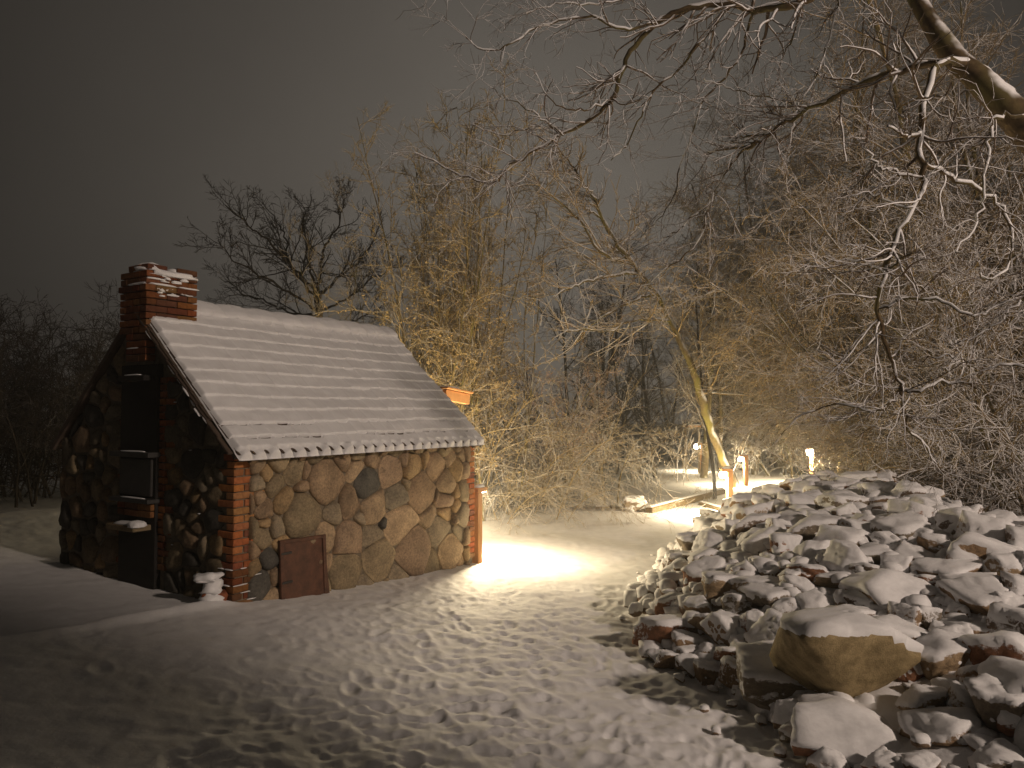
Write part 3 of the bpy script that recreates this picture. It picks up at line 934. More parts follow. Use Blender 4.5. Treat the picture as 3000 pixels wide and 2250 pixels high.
def stone(x, y, z, sx, sy, sz, rz, proto, label, name="field_stone", group=HEAPG, col=None, tilt=0.12):
    o = link(name, proto[0], None, None, (x, y, z), (SR.uniform(-tilt, tilt), SR.uniform(-tilt, tilt), rz), (sx, sy, sz))
    o.color = (*(col or SR.choice(RCOL)), 1)
    link("snow_cap", proto[1], None, o)
    if isinstance(label, tuple): keyed.append((o, label, used_lab[label][-1])); label = "snowy stone"
    tag(o, label, "stone", group)
    placed.append((x, y, z, (sx + sy) / 2))
    return o

# the big boulder: flat face towards the viewer, overhanging
bpl = [(0.06, -0.93, -0.34, 0.62), (0, 1, 0.1, 0.8), (1, 0.05, -0.45, 0.95), (-1, -0.1, -0.30, 0.95), (0, 0, -1, 0.98), (-0.22, 0.06, 0.96, 0.26), (0.34, 0.02, 0.93, 0.30),
       (0.62, -0.3, -0.80, 0.80), (-0.62, -0.3, -0.80, 0.78), (0.3, -0.6, -0.75, 0.78), (-0.35, -0.6, -0.75, 0.76), (0.1, 0.5, 0.85, 0.55), (-0.9, 0.3, 0.4, 0.9), (-0.1, -0.12, 0.98, 0.27)]
ra, ca = rock_proto(7, bpl, sub=4, snow_lo=0.40, snow_hi=0.55, thick=0.085, rough=0.05, k=26)
ra.materials.append(MAT["boulder"]); ca.materials.append(MAT["snow"])
c = P(2490, 1866, 4.95)
bo = link("boulder", ra, None, None, c, (0.03, 0.14, 0.10), (0.445, 0.31, 0.46))
link("snow_cap", ca, None, bo)
tag(bo, "big tan granite boulder with bare overhanging face and snow on top", "boulder")
placed.append((c[0], c[1], c[2], 0.50)); placed.append((c[0] - 0.1, c[1] - 0.45, c[2], 0.42)); placed.append((c[0] + 0.15, c[1] - 0.75, c[2], 0.25))

SP = [  # photo position, width and height in photo pixels, colour, words
    (2266, 2005, 255, 130, 2, "broad flat snow blanketed stone just left below the big boulder"),
    (2635, 1735, 200, 120, 1, "wide snowy slab right behind the big boulder"),
    (2397, 1567, 150, 105, 2, "large rounded snowy stone high in the middle of the heap"),
    (2679, 1513, 110, 90, 3, "pointed snowy stone with brown foot standing on the heap crest"),
    (2077, 1680, 110, 90, 3, "snowy stone with rust brown underside on the left slope of the heap"),
    (2039, 1608, 95, 75, 2, "grey snowy stone with dark hollow beneath at the left upper slope"),
    (2217, 1583, 95, 70, 2, "upright rounded stone under snow left of the large rounded one"),
    (2522, 1565, 125, 75, 5, "snow covered stone just right of the large rounded one"),
    (1957, 1868, 140, 110, 3, "wedge shaped stone with bare brown face at the lower left toe"),
    (2125, 1842, 125, 100, 1, "egg shaped snowy stone with tan foot left of the boulder"),
    (2222, 1828, 75, 75, 3, "small snowy stone wedged between egg shaped stone and boulder"),
    (2178, 1895, 80, 50, 3, "small bare topped brown stone below the egg shaped one"),
    (2267, 1748, 130, 85, 2, "flat grey snowy stone above left of the boulder"),
    (2174, 1770, 105, 65, 2, "low snowy stone behind the egg shaped one"),
    (1972, 1770, 95, 75, 3, "dark red snowy stone at the left edge of the heap"),
    (2380, 1678, 110, 50, 3, "reddish brick like slab under snow above the boulder"),
    (2455, 1700, 100, 50, 5, "low pale stone under snow right of the reddish slab"),
    (2637, 1668, 80, 75, 5, "small upright snowy stone behind the wide slab"),
    (2470, 2005, 115, 75, 3, "small snowy stone propping the boulder from below"),
    (2505, 2140, 250, 120, 3, "knobbly low stone under lumpy snow at the bottom of the heap"),
    (2771, 1930, 185, 130, 5, "broad snowy stone close right of the boulder"),
    (2800, 2035, 90, 80, 3, "brown faced stone poking out below right of the boulder"),
    (2770, 2150, 180, 110, 1, "snow capped stone with tan front over a dark hollow"),
    (2945, 2100, 150, 170, 2, "tall grey stone at the right edge of the picture"),
    (2940, 2235, 140, 90, 2, "snowy stone in the bottom right corner of the picture"),
    (2952, 1672, 110, 95, 5, "rounded snowy stone high at the right edge"),
    (2855, 1722, 140, 70, 5, "long pale slab under snow tilted towards the right edge"),
    (2965, 1790, 110, 110, 5, "large snowy stone at the right edge below the long slab"),
    (2350, 1470, 80, 50, 5, "round pale stone lit near the far lamp post on the crest"),
    (2430, 1440, 85, 55, 5, "right one of two pale stones on the far crest"),
    (2277, 1447, 75, 45, 5, "brightly lit stone on the far crest beside the lamp post"),
    (2470, 1485, 130, 70, 2, "dark snowy stone with gap beneath on the far crest"),
    (2275, 1492, 95, 60, 4, "dark angular stone below the brightly lit one"),
    (2860, 1860, 120, 80, 1, "snowy stone between boulder and right edge"),
    (2560, 1630, 120, 70, 2, "grey snowy stone in front of the crest pointed stone"),
]
for k, (px, py, w, h, ci, lab) in enumerate(SP):
    p = drop(px, py + h * 0.30)
    sc = p[1] / FPX
    sx = w * sc * 0.56; sz = h * sc * 0.60
    stone(p[0], p[1] + sx * 0.25, p[2] + sz * 0.42, sx, sx * SR.uniform(0.8, 1.0), sz, SR.uniform(-0.5, 0.5), PROTO[(k * 5 + 3) % 18], lab, col=RCOL[ci % 6])

# stones filling the heap, largest first
cand = []
for k in range(11000):
    y = 2.6 + 15.0 * SR.random() ** 1.25
    xt = float(np.interp(y, TY, TX))
    x = xt - 0.1 + SR.random() ** 0.9 * (4.6 if y > 7 else 3.4)
    if x / y > 0.78: continue
    r = min(0.30, 0.055 + 0.065 * SR.random() + 0.15 * SR.random() ** 6)
    if y < 5.2: r *= 1.25
    if x - xt < 0.35: r = min(r, 0.11)
    cand.append((r, x, y))
cand.sort(reverse=True)
cand = [(r * SR.uniform(0.9, 1.0), x, y) for r, x, y in cand]
small = []
LM = [(2492, 1862, "the big boulder")] + [(a[0], a[1], t) for a, t in zip(SP, [
    "the broad flat stone", "the wide snowy slab", "the large rounded stone", "the pointed crest stone", "the rust brown stone on the left slope", "the grey stone over a dark hollow",
    "the upright rounded stone", "", "the wedge shaped toe stone", "the egg shaped stone", "", "", "the flat grey stone", "", "the dark red stone", "the reddish slab", "", "the small upright stone", "",
    "the knobbly low stone", "the broad stone right of the boulder", "", "the tan fronted stone", "the tall grey edge stone", "the corner stone", "the rounded right edge stone", "the long pale slab", "the large right edge stone",
    "the round pale crest stone", "", "the brightly lit crest stone", "the dark crest stone with gap", "", "", "the grey stone before the crest"]) if t]
used_lab = {}
def heap_label(x, y, z):
    px = 1500 + FPX * x / y; py = 1206 - FPX * (z - CAMZ) / y
    lm = min(LM, key=lambda m: (m[0] - px) ** 2 + (1.5 * (m[1] - py)) ** 2)
    a = math.degrees(math.atan2(lm[1] - py, px - lm[0])) % 360
    dr_ = ["right of", "above right of", "above", "above left of", "left of", "below left of", "below", "below right of"][int((a + 22.5) // 45) % 8]
    key = (lm[2], dr_); used_lab.setdefault(key, []).append(math.hypot(lm[0] - px, lm[1] - py))
    return key
ORD = ["nearest", "second", "third", "fourth", "fifth", "sixth", "seventh", "eighth", "ninth", "tenth", "eleventh", "twelfth", "thirteenth", "fourteenth", "fifteenth", "sixteenth", "seventeenth", "eighteenth", "nineteenth", "twentieth", "twenty first", "twenty second", "twenty third", "twenty fourth", "twenty fifth", "twenty sixth"]
nst = 0
grid = {}
def near_ok(x, y, r, kf):
    for (a, b, c_, q) in placed:
        if abs(a - x) < 1.0 and abs(b - y) < 1.0 and (a - x) ** 2 + (b - y) ** 2 < (kf * (r + q)) ** 2: return False
    return True
full = []
for (r, x, y) in cand:
    if not near_ok(x, y, r, 0.66): continue
    full.append((r, x, y)); placed.append((x, y, 0, r))
full.sort(key=lambda a: -a[0] / a[2])
for k, (r, x, y) in enumerate(full):
    z = surf(x, y) + SR.uniform(-0.05, 0.06)
    e = SR.uniform(0.65, 1.15)
    if k < 262:
        stone(x, y, z + r * 0.10, r * SR.uniform(0.95, 1.25), r * SR.uniform(0.85, 1.1), r * e, SR.uniform(0, 6.28), PROTO[SR.randrange(18)],
              heap_label(x, y, z + r * 0.1), tilt=0.3)
    else:
        small.append((r, x, y, z + r * 0.10, e))
seen_k = {}
for o, key, dist in sorted(keyed, key=lambda q: q[2]):
    k = seen_k.get(key, 0); seen_k[key] = k + 1
    o["label"] = "%s small snowy stone %s %s" % (ORD[min(k, 25)], key[1], key[0])
# small stones and lumps between and along the toe: one mass
for k in range(2700):
    y = SR.uniform(3.2, 15.5); xt = float(np.interp(y, TY, TX))
    if k < 600: x = xt + SR.gauss(0.15, 0.20) + 0.1
    else: x = xt + SR.uniform(0, 4.0)
    if x / y > 0.75 or x < xt - 0.55: continue
    r = SR.uniform(0.02, 0.045) if k < 600 else SR.uniform(0.035, 0.085)
    small.append((r, x, y, surf(x, y) + (-r * 0.4 if k < 600 else r * 0.05 + SR.uniform(-0.05, 0.07)), SR.uniform(0.5, 1.0)))
lo = [rock_proto(90 + s, sub=2, snow_lo=0.0, snow_hi=0.4, thick=0.3) for s in range(6)]
def arr(me):
    v = np.zeros(len(me.vertices) * 3, np.float32); me.vertices.foreach_get("co", v)
    f = np.zeros(len(me.loops), np.int32); me.loops.foreach_get("vertex_index", f)
    return v.reshape(-1, 3), f.reshape(-1, 3)
lo = [(arr(a), arr(b)) for a, b in lo]
acc = {0: ([], [], 0), 1: ([], [], 0)}
bufs = [[[], [], 0], [[], [], 0]]
for (r, x, y, z, e) in small:
    L = lo[SR.randrange(6)]; a = SR.uniform(0, 6.28); c_, s_ = math.cos(a), math.sin(a)
    Rm = np.array([[c_, -s_, 0], [s_, c_, 0], [0, 0, 1]]) @ np.diag([r * SR.uniform(0.9, 1.3), r, r * e])
    for q in (0, 1):
        v, f = L[q]
        bufs[q][0].append(v @ Rm.T + np.array([x, y, z])); bufs[q][1].append(f + bufs[q][2]); bufs[q][2] += len(v)
MAT["smallrock"] = mat_stone("small_heap_stone", False, (0.16, 0.11, 0.07), (0.28, 0.20, 0.13), snow=True)
so = link("small_stones", mesh_np("small_stones", np.vstack(bufs[0][0]), np.vstack(bufs[0][1])), MAT["smallrock"])
tag(so, "small snow dusted stones and lumps filling and skirting the heap", "small stones", kind="stuff")
so2 = link("snow_dusting", mesh_np("snow_dusting", np.vstack(bufs[1][0]), np.vstack(bufs[1][1])), MAT["snow"], so)
so2["kind"] = "stuff"

# ------------------------------------------------------------------ lamps
lamp_me = {}
def lamp_post(loc, face, watts, label, hgt=0.92, beam_k=2.0, flat=False, glass=1.0):
    """wooden L post: post, short arm, glass below the arm"""
    root = empty("lamp_post", loc, face)
    tag(root, label, "lamp post", "wooden path lamps")
    if not lamp_me:
        lamp_me["post"] = box_mesh("post", 0.12, 0.12, 1.12, 0.006)
        lamp_me["arm"] = box_mesh("arm", 0.26, 0.12, 0.07, 0.006)
        lamp_me["lens"] = box_mesh("lens", 0.16, 0.13, 0.14, 0.05, 3)
        lamp_me["post"].materials.append(MAT["postwood"]); lamp_me["arm"].materials.append(MAT["postwood"]); lamp_me["lens"].materials.append(MAT["lens"])
    link("post", lamp_me["post"], None, root, (0, 0, hgt - 0.56))
    link("arm", lamp_me["arm"], None, root, (0.075, 0, hgt + 0.037))
    snow_lump("snow_cap", (0.07, 0, hgt + 0.075), (0.10, 0.05, 0.045), root, 300 + int(loc[0] * 10))
    link("lens", lamp_me["lens"], None, root, (0.13, 0, hgt - 0.004) if flat else (0.15, 0, hgt - 0.07), None, (0.7, 0.6, 0.12) if flat else (glass, glass, glass))
    sd = bpy.data.lights.new("lamp_beam", 'SPOT'); sd.energy = watts * beam_k; sd.color = LAMP_COL; sd.shadow_soft_size = 0.04; sd.spot_size = R(122); sd.spot_blend = 0.45
    so_ = bpy.data.objects.new("lamp_beam", sd); COL.objects.link(so_); so_.parent = root; so_.location = (0.16, 0, hgt - 0.16); so_.rotation_euler = (0, -0.18, 0)
    ld = bpy.data.lights.new("lamp_light", 'POINT'); ld.energy = watts; ld.color = LAMP_COL; ld.shadow_soft_size = 0.035
    lo_ = bpy.data.objects.new("lamp_light", ld); COL.objects.link(lo_); lo_.parent = root; lo_.location = (0.24, 0, hgt - 0.15)
    return root
def ground_pt(px, Y):
    p = P(px, 1300, Y); return (p[0], p[1], float(gz(p[0], p[1])))
pA = P(1397, 1632, 11.05)
lamp_post((pA[0], pA[1], float(gz(pA[0], pA[1]))), R(62), 400, "wooden lamp post at the far house corner lighting the snow", 0.98, 0.35, True)
lamp_post(ground_pt(2136, 17.2), R(190), 430, "wooden lamp post at the foot of the leaning tree", 1.0, 0.8)
lamp_post(ground_pt(2184, 24.0), R(185), 330, "wooden lamp post with lit snow disc behind the leaning tree", 0.92, 0.8)
lamp_post(ground_pt(2378, 24.5), R(225), 2000, "wooden lamp post with the glaring light behind the stone heap", 1.12, 0.8, False, 1.5)
lamp_post(ground_pt(2052, 30.0), R(200), 220, "farthest wooden lamp post left of the leaning trunk", 1.05, 2.0, False, 1.4)
lamp_post((-2.5, 14.4, float(gz(-2.5, 14.4))), R(75), 520, "wooden lamp post hidden behind the house lighting the tall shrubs", 0.95, 0.3)

# yard light out of the picture on the right
yl = empty("yard_lamp", (YARD_POS[0], YARD_POS[1], float(gz(YARD_POS[0], YARD_POS[1]))))
tag(yl, "tall yard lamp on a steel pole outside the picture", "yard lamp")
zt = YARD_POS[2] - yl.location.z
box("pole", (0.55, 0, zt / 2 + 0.1), (0.09, 0.09, zt + 1.1), MAT["iron"], yl)
box("lamp_head", (0.0, 0, zt + 0.62), (1.0, 0.9, 0.10), MAT["iron"], yl)
box("lens", (0.0, 0, zt + 0.55), (0.9, 0.8, 0.03), MAT["lens"], yl)
ld = bpy.data.lights.new("yard_light", 'POINT'); ld.energy = YARD_W; ld.color = YARD_COL; ld.shadow_soft_size = 0.45
lo_ = bpy.data.objects.new("yard_light", ld); COL.objects.link(lo_); lo_.parent = yl; lo_.location = (-0.05, 0, zt)

# unseen board box added beside the yard lamp, sized to shade the lower left
fa = math.atan2(0.542, -0.840)
fe = empty("shade_box", (7.48, -2.10, float(gz(7.48, -2.10))), fa); tag(fe, "unseen board box added beside the yard lamp to shade the lower left", "shed")
for sx in (-0.8, 0.8):
    for k in range(16): box("board", (sx, -1.125 + 0.15 * k, 2.9), (0.028, 0.144, 5.9), MAT["plank"], fe, 0.004)
for sy in (-1.21, 1.21):
    for k in range(11): box("board", (-0.75 + 0.15 * k, sy, 2.9), (0.144, 0.028, 5.9), MAT["plank"], fe, 0.004)
box("roof", (0, 0, 5.92), (1.9, 2.7, 0.09), MAT["tile"], fe, 0.01, (0.05, 0, 0)); box("roof_snow", (0, 0, 6.02), (1.86, 2.66, 0.10), MAT["snow"], fe, 0.04, (0.05, 0, 0))

# ------------------------------------------------------------------ trees
rngT = np.random.default_rng(99)
def nrm(v): return v / np.maximum(np.linalg.norm(v, axis=-1, keepdims=True), 1e-9)
def grow(S, D, L, R0, n, wig, trop, rend=0.3):
    B = len(S); pts = np.zeros((B, n + 1, 3)); pts[:, 0] = S; d = nrm(D)
    trop = np.asarray(trop, float)
    for k in range(n):
        d = nrm(d + rngT.normal(0, wig, (B, 3)) + trop)
        pts[:, k + 1] = pts[:, k] + d * (L / n)[:, None]
    return pts, R0[:, None] * (1 - (1 - rend) * np.linspace(0, 1, n + 1))[None, :]
def spawn(pts, rad, k, t0=0.2, t1=1.0, a=(0.9, 0.25), lr=(0.25, 0.5), rr_=0.55, flat=0.0, shorten=0.6, bias=None):
    B, n, _ = pts.shape
    pi = np.repeat(np.arange(B), k); m = len(pi)
    t = rngT.uniform(t0, t1, m)
    x = t * (n - 1); i = np.minimum(x.astype(int), n - 2); f = (x - i)[:, None]
    pos = pts[pi, i] * (1 - f) + pts[pi, i + 1] * f
    r = rad[pi, i] * (1 - f[:, 0]) + rad[pi, i + 1] * f[:, 0]
    tan = nrm(pts[pi, i + 1] - pts[pi, i])
    q = rngT.normal(size=(m, 3)); q[:, 2] *= (1 - flat)
    if bias is not None: q += np.asarray(bias)
    perp = nrm(q - (q * tan).sum(1)[:, None] * tan)
    an = rngT.normal(a[0], a[1], m)[:, None]
    d = np.cos(an) * tan + np.sin(an) * perp
    Lp = np.linalg.norm(np.diff(pts, axis=1), axis=2).sum(1)[pi]
    L = Lp * rngT.uniform(lr[0], lr[1], m) * (1 - shorten * t)
    return pos, d, L, r * rr_
def tubes(groups, minr=0.0):
    """groups: list of (pts[B,n,3], rad[B,n], sides)"""
    VV = []; FF3 = []; base = 0
    for pts, rad, m in groups:
        B, n, _ = pts.shape
        tan = np.gradient(pts, axis=1); tan = nrm(tan)
        ov = nrm(pts[:, -1] - pts[:, 0])
        ref = nrm(np.cross(ov, nrm(rngT.normal(size=(B, 3)))))
        u = nrm(np.cross(tan, ref[:, None, :])); w = np.cross(tan, u)
        a = np.arange(m) * 2 * math.pi / m
        rad = np.maximum(rad, minr)
        ring = pts[:, :, None, :] + rad[:, :, None, None] * (np.cos(a)[None, None, :, None] * u[:, :, None, :] + np.sin(a)[None, None, :, None] * w[:, :, None, :])
        VV.append(ring.reshape(-1, 3))
        b = np.arange(B)[:, None, None] * n * m; k = np.arange(n - 1)[None, :, None] * m; s = np.arange(m)[None, None, :]; s2 = (s + 1) % m
        F = np.stack([b + k + s, b + k + s2, b + k + m + s2, b + k + m + s], -1).reshape(-1, 4) + base
        FF3.append(F); base += B * n * m
    return np.vstack(VV), np.vstack(FF3)
def snowtubes(groups, lift=0.55, fat=0.85, patch=0.35, minr=0.004, plaster=False):
    g2 = []
    for pts, rad, m in groups:
        tan = nrm(np.gradient(pts, axis=1))
        hz = np.sqrt(np.clip(1 - tan[..., 2] ** 2, 0, 1))
        k = vn(pts[..., 0] * 5 + pts[..., 2] * 3, pts[..., 1] * 5 + pts[..., 2] * 4, 61) + 0.5
        g = sstep(patch - 0.15, patch + 0.15, k) * (sstep(0.25, 0.6, hz) if not plaster else 1.0)
        r = (rad * fat + minr) * g + 1e-4
        p = pts.copy(); o_ = rad * lift * g + minr * 0.7 * g
        p += o_[..., None] * (np.array([0.22, -0.52, 0.82]) if plaster else np.array([0, 0, 1.0]))
        g2.append((p, r, 5))
    return tubes(g2)
def tree(name, label, trunk, crown, mats, group=None, cat="tree", snow=None, leaves=None, plaster=False, ridge=None):
    t0 = trunk[0][0][0, 0]
    root = empty(name, tuple(t0)); tag(root, label, cat, group)
    def add(nm, VF, mat):
        V, F = VF
        link(nm, mesh_np(nm, V - t0, F), mat, root)
    add("trunk", tubes(trunk), mats[0])
    if crown: add("crown", tubes(crown), mats[1])
    if snow: add("snow", snowtubes(snow, 0.6 if plaster else 0.55, 0.72 if plaster else 0.85, 0.34 if plaster else 0.35, 0.004, plaster), MAT["snow"])
    if ridge:
        rg = []
        for p_, r_, m_ in ridge:
            q_ = p_.copy(); q_ += (r_ * 0.74)[..., None] * nrm(np.array([0.45, -0.10, 0.9]))
            rg.append((q_, r_ * (0.34 + 0.42 * vn(p_[..., 0] * 9, p_[..., 2] * 9, 15)), 8))
        add("snow_ridge", tubes(rg), MAT["snow"])
    if leaves is not None:
        pts, size = leaves
        m = len(pts); d1 = nrm(rngT.normal(size=(m, 3))); d2 = nrm(np.cross(d1, rngT.normal(size=(m, 3))))
        s = (size * rngT.uniform(0.6, 1.3, m))[:, None]
        V = np.stack([pts, pts + d1 * s + d2 * s * 0.45, pts + d1 * 2 * s, pts + d1 * s - d2 * s * 0.45], 1).reshape(-1, 3) - t0
        F = np.arange(4 * m).reshape(m, 4)
        link("leaves", mesh_np("leaves", V, F, False), MAT["leaf"], root)
    return root
def spline(ctrl, n):
    c = np.asarray(ctrl, float)
    c = np.vstack([2 * c[0] - c[1], c, 2 * c[-1] - c[-2]])
    seg = len(c) - 3
    t = np.linspace(0, seg - 1e-6, n); i = t.astype(int); f = (t - i)[:, None]
    p0, p1, p2, p3 = c[i], c[i + 1], c[i + 2], c[i + 3]
    return 0.5 * (2 * p1 + (p2 - p0) * f + (2 * p0 - 5 * p1 + 4 * p2 - p3) * f ** 2 + (3 * p1 - p0 - 3 * p2 + p3) * f ** 3)
def limb(pix, r0, r1, n=26, jit=0.0, far=1.0):
    """pix: list of (px, py, distance)"""
    p = spline([P(a, b, c * far) for a, b, c in pix], n)
    r0 *= far; r1 *= far
    if jit: p[1:-1] += rngT.normal(0, jit, (n - 2, 3))
    return p[None], np.linspace(r0, r1, n)[None]

# --- the near tree leaning in from the right -----------------------
def near_tree():
    main = limb([(3560, 2100, 5.3), (3530, 1700, 5.3), (3450, 1100, 5.2), (3260, 680, 4.9), (3080, 450, 4.7), (2960, 325, 4.7), (2870, 235, 4.8), (2790, 160, 4.9), (2710, 40, 5.1), (2640, -90, 5.3), (2560, -220, 5.5), (2440, -330, 5.8)], 0.15, 0.055, 60, 0, 1.36)
    main[1][0] = np.interp(np.linspace(0, 1, 60), [0, 0.45, 0.62, 1], [0.25, 0.135, 0.096, 0.060])
    L = []
    def A(pix, r0, r1, n=26): L.append(limb(pix, r0, r1, n, 0.012, 1.36))
    # hanging limb
    A([(2830, 185, 4.8), (2745, 192, 4.7), (2712, 280, 4.6), (2692, 400, 4.6), (2705, 490, 4.6), (2692, 580, 4.6), (2635, 680, 4.6), (2595, 800, 4.6), (2568, 905, 4.7), (2590, 1000, 4.7), (2625, 1090, 4.7), (2650, 1145, 4.7), (2690, 1145, 4.6), (2765, 1112, 4.6), (2860, 1138, 4.5)], 0.024, 0.007, 50)
    A([(2640, 1125, 4.7), (2605, 1185, 4.7), (2540, 1205, 4.7), (2460, 1185, 4.8), (2350, 1220, 4.9), (2270, 1300, 5.0)], 0.010, 0.003)
    A([(2570, 905, 4.7), (2650, 880, 4.6), (2760, 882, 4.5), (2850, 925, 4.4), (2930, 890, 4.4), (3020, 840, 4.3)], 0.010, 0.004)
    A([(2705, 480, 4.6), (2790, 520, 4.7), (2880, 565, 4.8), (2940, 620, 4.8), (2965, 740, 4.8), (2905, 815, 4.7), (2870, 800, 4.7)], 0.015, 0.005)
    A([(3000, 340, 4.6), (2920, 345, 4.6), (2895, 420, 4.6), (2880, 540, 4.6), (2870, 630, 4.6), (2800, 740, 4.5)], 0.013, 0.004)
    A([(2692, 400, 4.6), (2650, 395, 4.5), (2600, 370, 4.4)], 0.012, 0.005, 14)
    A([(2705, 520, 4.6), (2600, 500, 4.6), (2560, 470, 4.6), (2510, 410, 4.6)], 0.008, 0.003, 16)
    A([(2690, 585, 4.6), (2640, 610, 4.6), (2560, 570, 4.7), (2480, 575, 4.7)], 0.007, 0.003, 16)
    A([(2600, 790, 4.6), (2680, 740, 4.5), (2740, 730, 4.5)], 0.008, 0.003, 14)
    A([(2590, 800, 4.6), (2500, 760, 4.7), (2380, 780, 4.8)], 0.006, 0.002, 14)
    A([(2640, 1130, 4.7), (2660, 1250, 4.9), (2720, 1320, 5.1), (2790, 1420, 5.2)], 0.010, 0.004, 18)
    A([(3060, 800, 4.3), (2990, 880, 4.3), (2900, 960, 4.4), (2790, 1010, 4.5)], 0.010, 0.003)
    A([(3080, 1080, 4.3), (2960, 1070, 4.4), (2860, 1080, 4.5), (2780, 1040, 4.5), (2700, 1060, 4.6)], 0.008, 0.003)
    # long limb to the left
    A([(2810, 180, 4.9), (2700, 190, 5.2), (2540, 240, 5.5), (2400, 305, 5.8), (2300, 360, 6.0), (2215, 420, 6.2), (2120, 440, 6.4), (2060, 450, 6.5)], 0.028, 0.008, 36)
    A([(2240, 395, 6.1), (2180, 400, 6.2), (2120, 425, 6.2), (2060, 455, 6.3)], 0.010, 0.004, 16)
    A([(2215, 420, 6.2), (2150, 470, 6.4), (2080, 590, 6.6), (2050, 700, 6.8), (1950, 790, 7.0), (1860, 860, 7.2), (1780, 900, 7.4)], 0.012, 0.003, 34)
    A([(2350, 330, 5.9), (2290, 290, 5.9), (2170, 270, 6.0), (2060, 230, 6.1)], 0.008, 0.003)
    A([(2080, 590, 6.6), (1990, 670, 6.8), (1900, 720, 7.0), (1800, 770, 7.1)], 0.007, 0.003)
    # upper limb
    A([(2620, -120, 5.4), (2480, -60, 5.6), (2340, 5, 5.8), (2210, 32, 6.0), (2130, 8, 6.1), (2010, 28, 6.2), (1925, 65, 6.3), (1855, 140, 6.4), (1818, 220, 6.5), (1800, 285, 6.5), (1745, 335, 6.6), (1640, 400, 6.7), (1560, 450, 6.8), (1480, 490, 6.9), (1462, 528, 6.9), (1420, 536, 6.9), (1330, 500, 7.0), (1215, 447, 7.0)], 0.034, 0.006, 70)
    A([(1925, 68, 6.3), (1830, 85, 6.2), (1720, 50, 6.2), (1600, 68, 6.2), (1510, 120, 6.1), (1425, 150, 6.1), (1365, 110, 6.1)], 0.013, 0.004, 30)
    A([(1650, 398, 6.7), (1590, 350, 6.6), (1510, 300, 6.6), (1435, 255, 6.5)], 0.009, 0.003, 18)
    A([(1640, 400, 6.7), (1560, 370, 6.8), (1470, 395, 6.8), (1385, 365, 6.8)], 0.008, 0.003, 18)
    A([(1805, 285, 6.5), (1720, 318, 6.4), (1625, 305, 6.3), (1570, 215, 6.3)], 0.009, 0.003, 18)
    A([(2140, 10, 6.1), (2080, 90, 6.2), (1990, 200, 6.3), (1900, 290, 6.4), (1850, 400, 6.5), (1790, 470, 6.6)], 0.014, 0.004, 30)
    A([(2210, 30, 6.0), (2160, 180, 6.2), (2060, 300, 6.4), (2010, 440, 6.6), (1960, 600, 6.8), (1890, 690, 7.0)], 0.012, 0.003, 30)
    A([(2360, 0, 5.8), (2330, 90, 5.9), (2290, 180, 6.0), (2260, 300, 6.1)], 0.010, 0.003, 20)
    A([(2480, -60, 5.6), (2440, 60, 5.7), (2400, 200, 5.8), (2330, 330, 6.0), (2310, 450, 6.1)], 0.011, 0.003, 24)
    A([(2000, -80, 6.4), (1880, -20, 6.4), (1760, 15, 6.4), (1640, 10, 6.4), (1540, 40, 6.4)], 0.010, 0.003, 24)
    main = (main[0], main[1] * (1 + 0.16 * vn(np.arange(main[1].shape[1])[None, :] * 0.55, np.zeros((1, main[1].shape[1])), 5)))
    g0 = [(main[0], main[1], 14)]
    g1 = [(p, r, 6) for p, r in L]
    # twigs
    P2 = []; 
    tw = []
    for p, r in L:
        ln = np.linalg.norm(np.diff(p[0], axis=0), axis=1).sum()
        k = max(5, int(ln * 8))
        s = spawn(p, r, k, 0.1, 1.0, (0.95, 0.3), (0.2, 0.5), 0.55, shorten=0.2, bias=(-0.3, 0, -0.15))
        L2 = np.clip(s[2], 0.2, 0.75)
        P2.append(grow(s[0], s[1], L2, np.maximum(s[3], 0.0040), 10, 0.17, (-0.02, 0, -0.01), 0.4))
    a = np.concatenate([q[0] for q in P2]); b_ = np.concatenate([q[1] for q in P2])
    tw.append((a, b_, 4))
    s = spawn(a, b_, 4, 0.15, 1.0, (0.85, 0.3), (0.35, 0.75), 0.7, shorten=0.3)
    p3 = grow(s[0], s[1], np.clip(s[2], 0.08, 0.55), np.maximum(s[3], 0.0030), 6, 0.17, (-0.01, 0, 0.03), 0.5)
    tw.append((p3[0], p3[1], 3))
    s = spawn(p3[0], p3[1], 2, 0.2, 1.0, (0.8, 0.3), (0.4, 0.8), 0.8, shorten=0.3)
    p4 = grow(s[0], s[1], np.clip(s[2], 0.05, 0.28), np.maximum(s[3], 0.0025), 4, 0.15, (0, 0, 0.03), 0.6)
    tw.append((p4[0], p4[1], 3))
    return tree("overhanging_tree", "large snow lined tree leaning in over the stone heap from the right", g0 + g1, tw, (MAT["barknear"], MAT["twignear"]), snow=g1, plaster=True, ridge=g0)
near_tree()

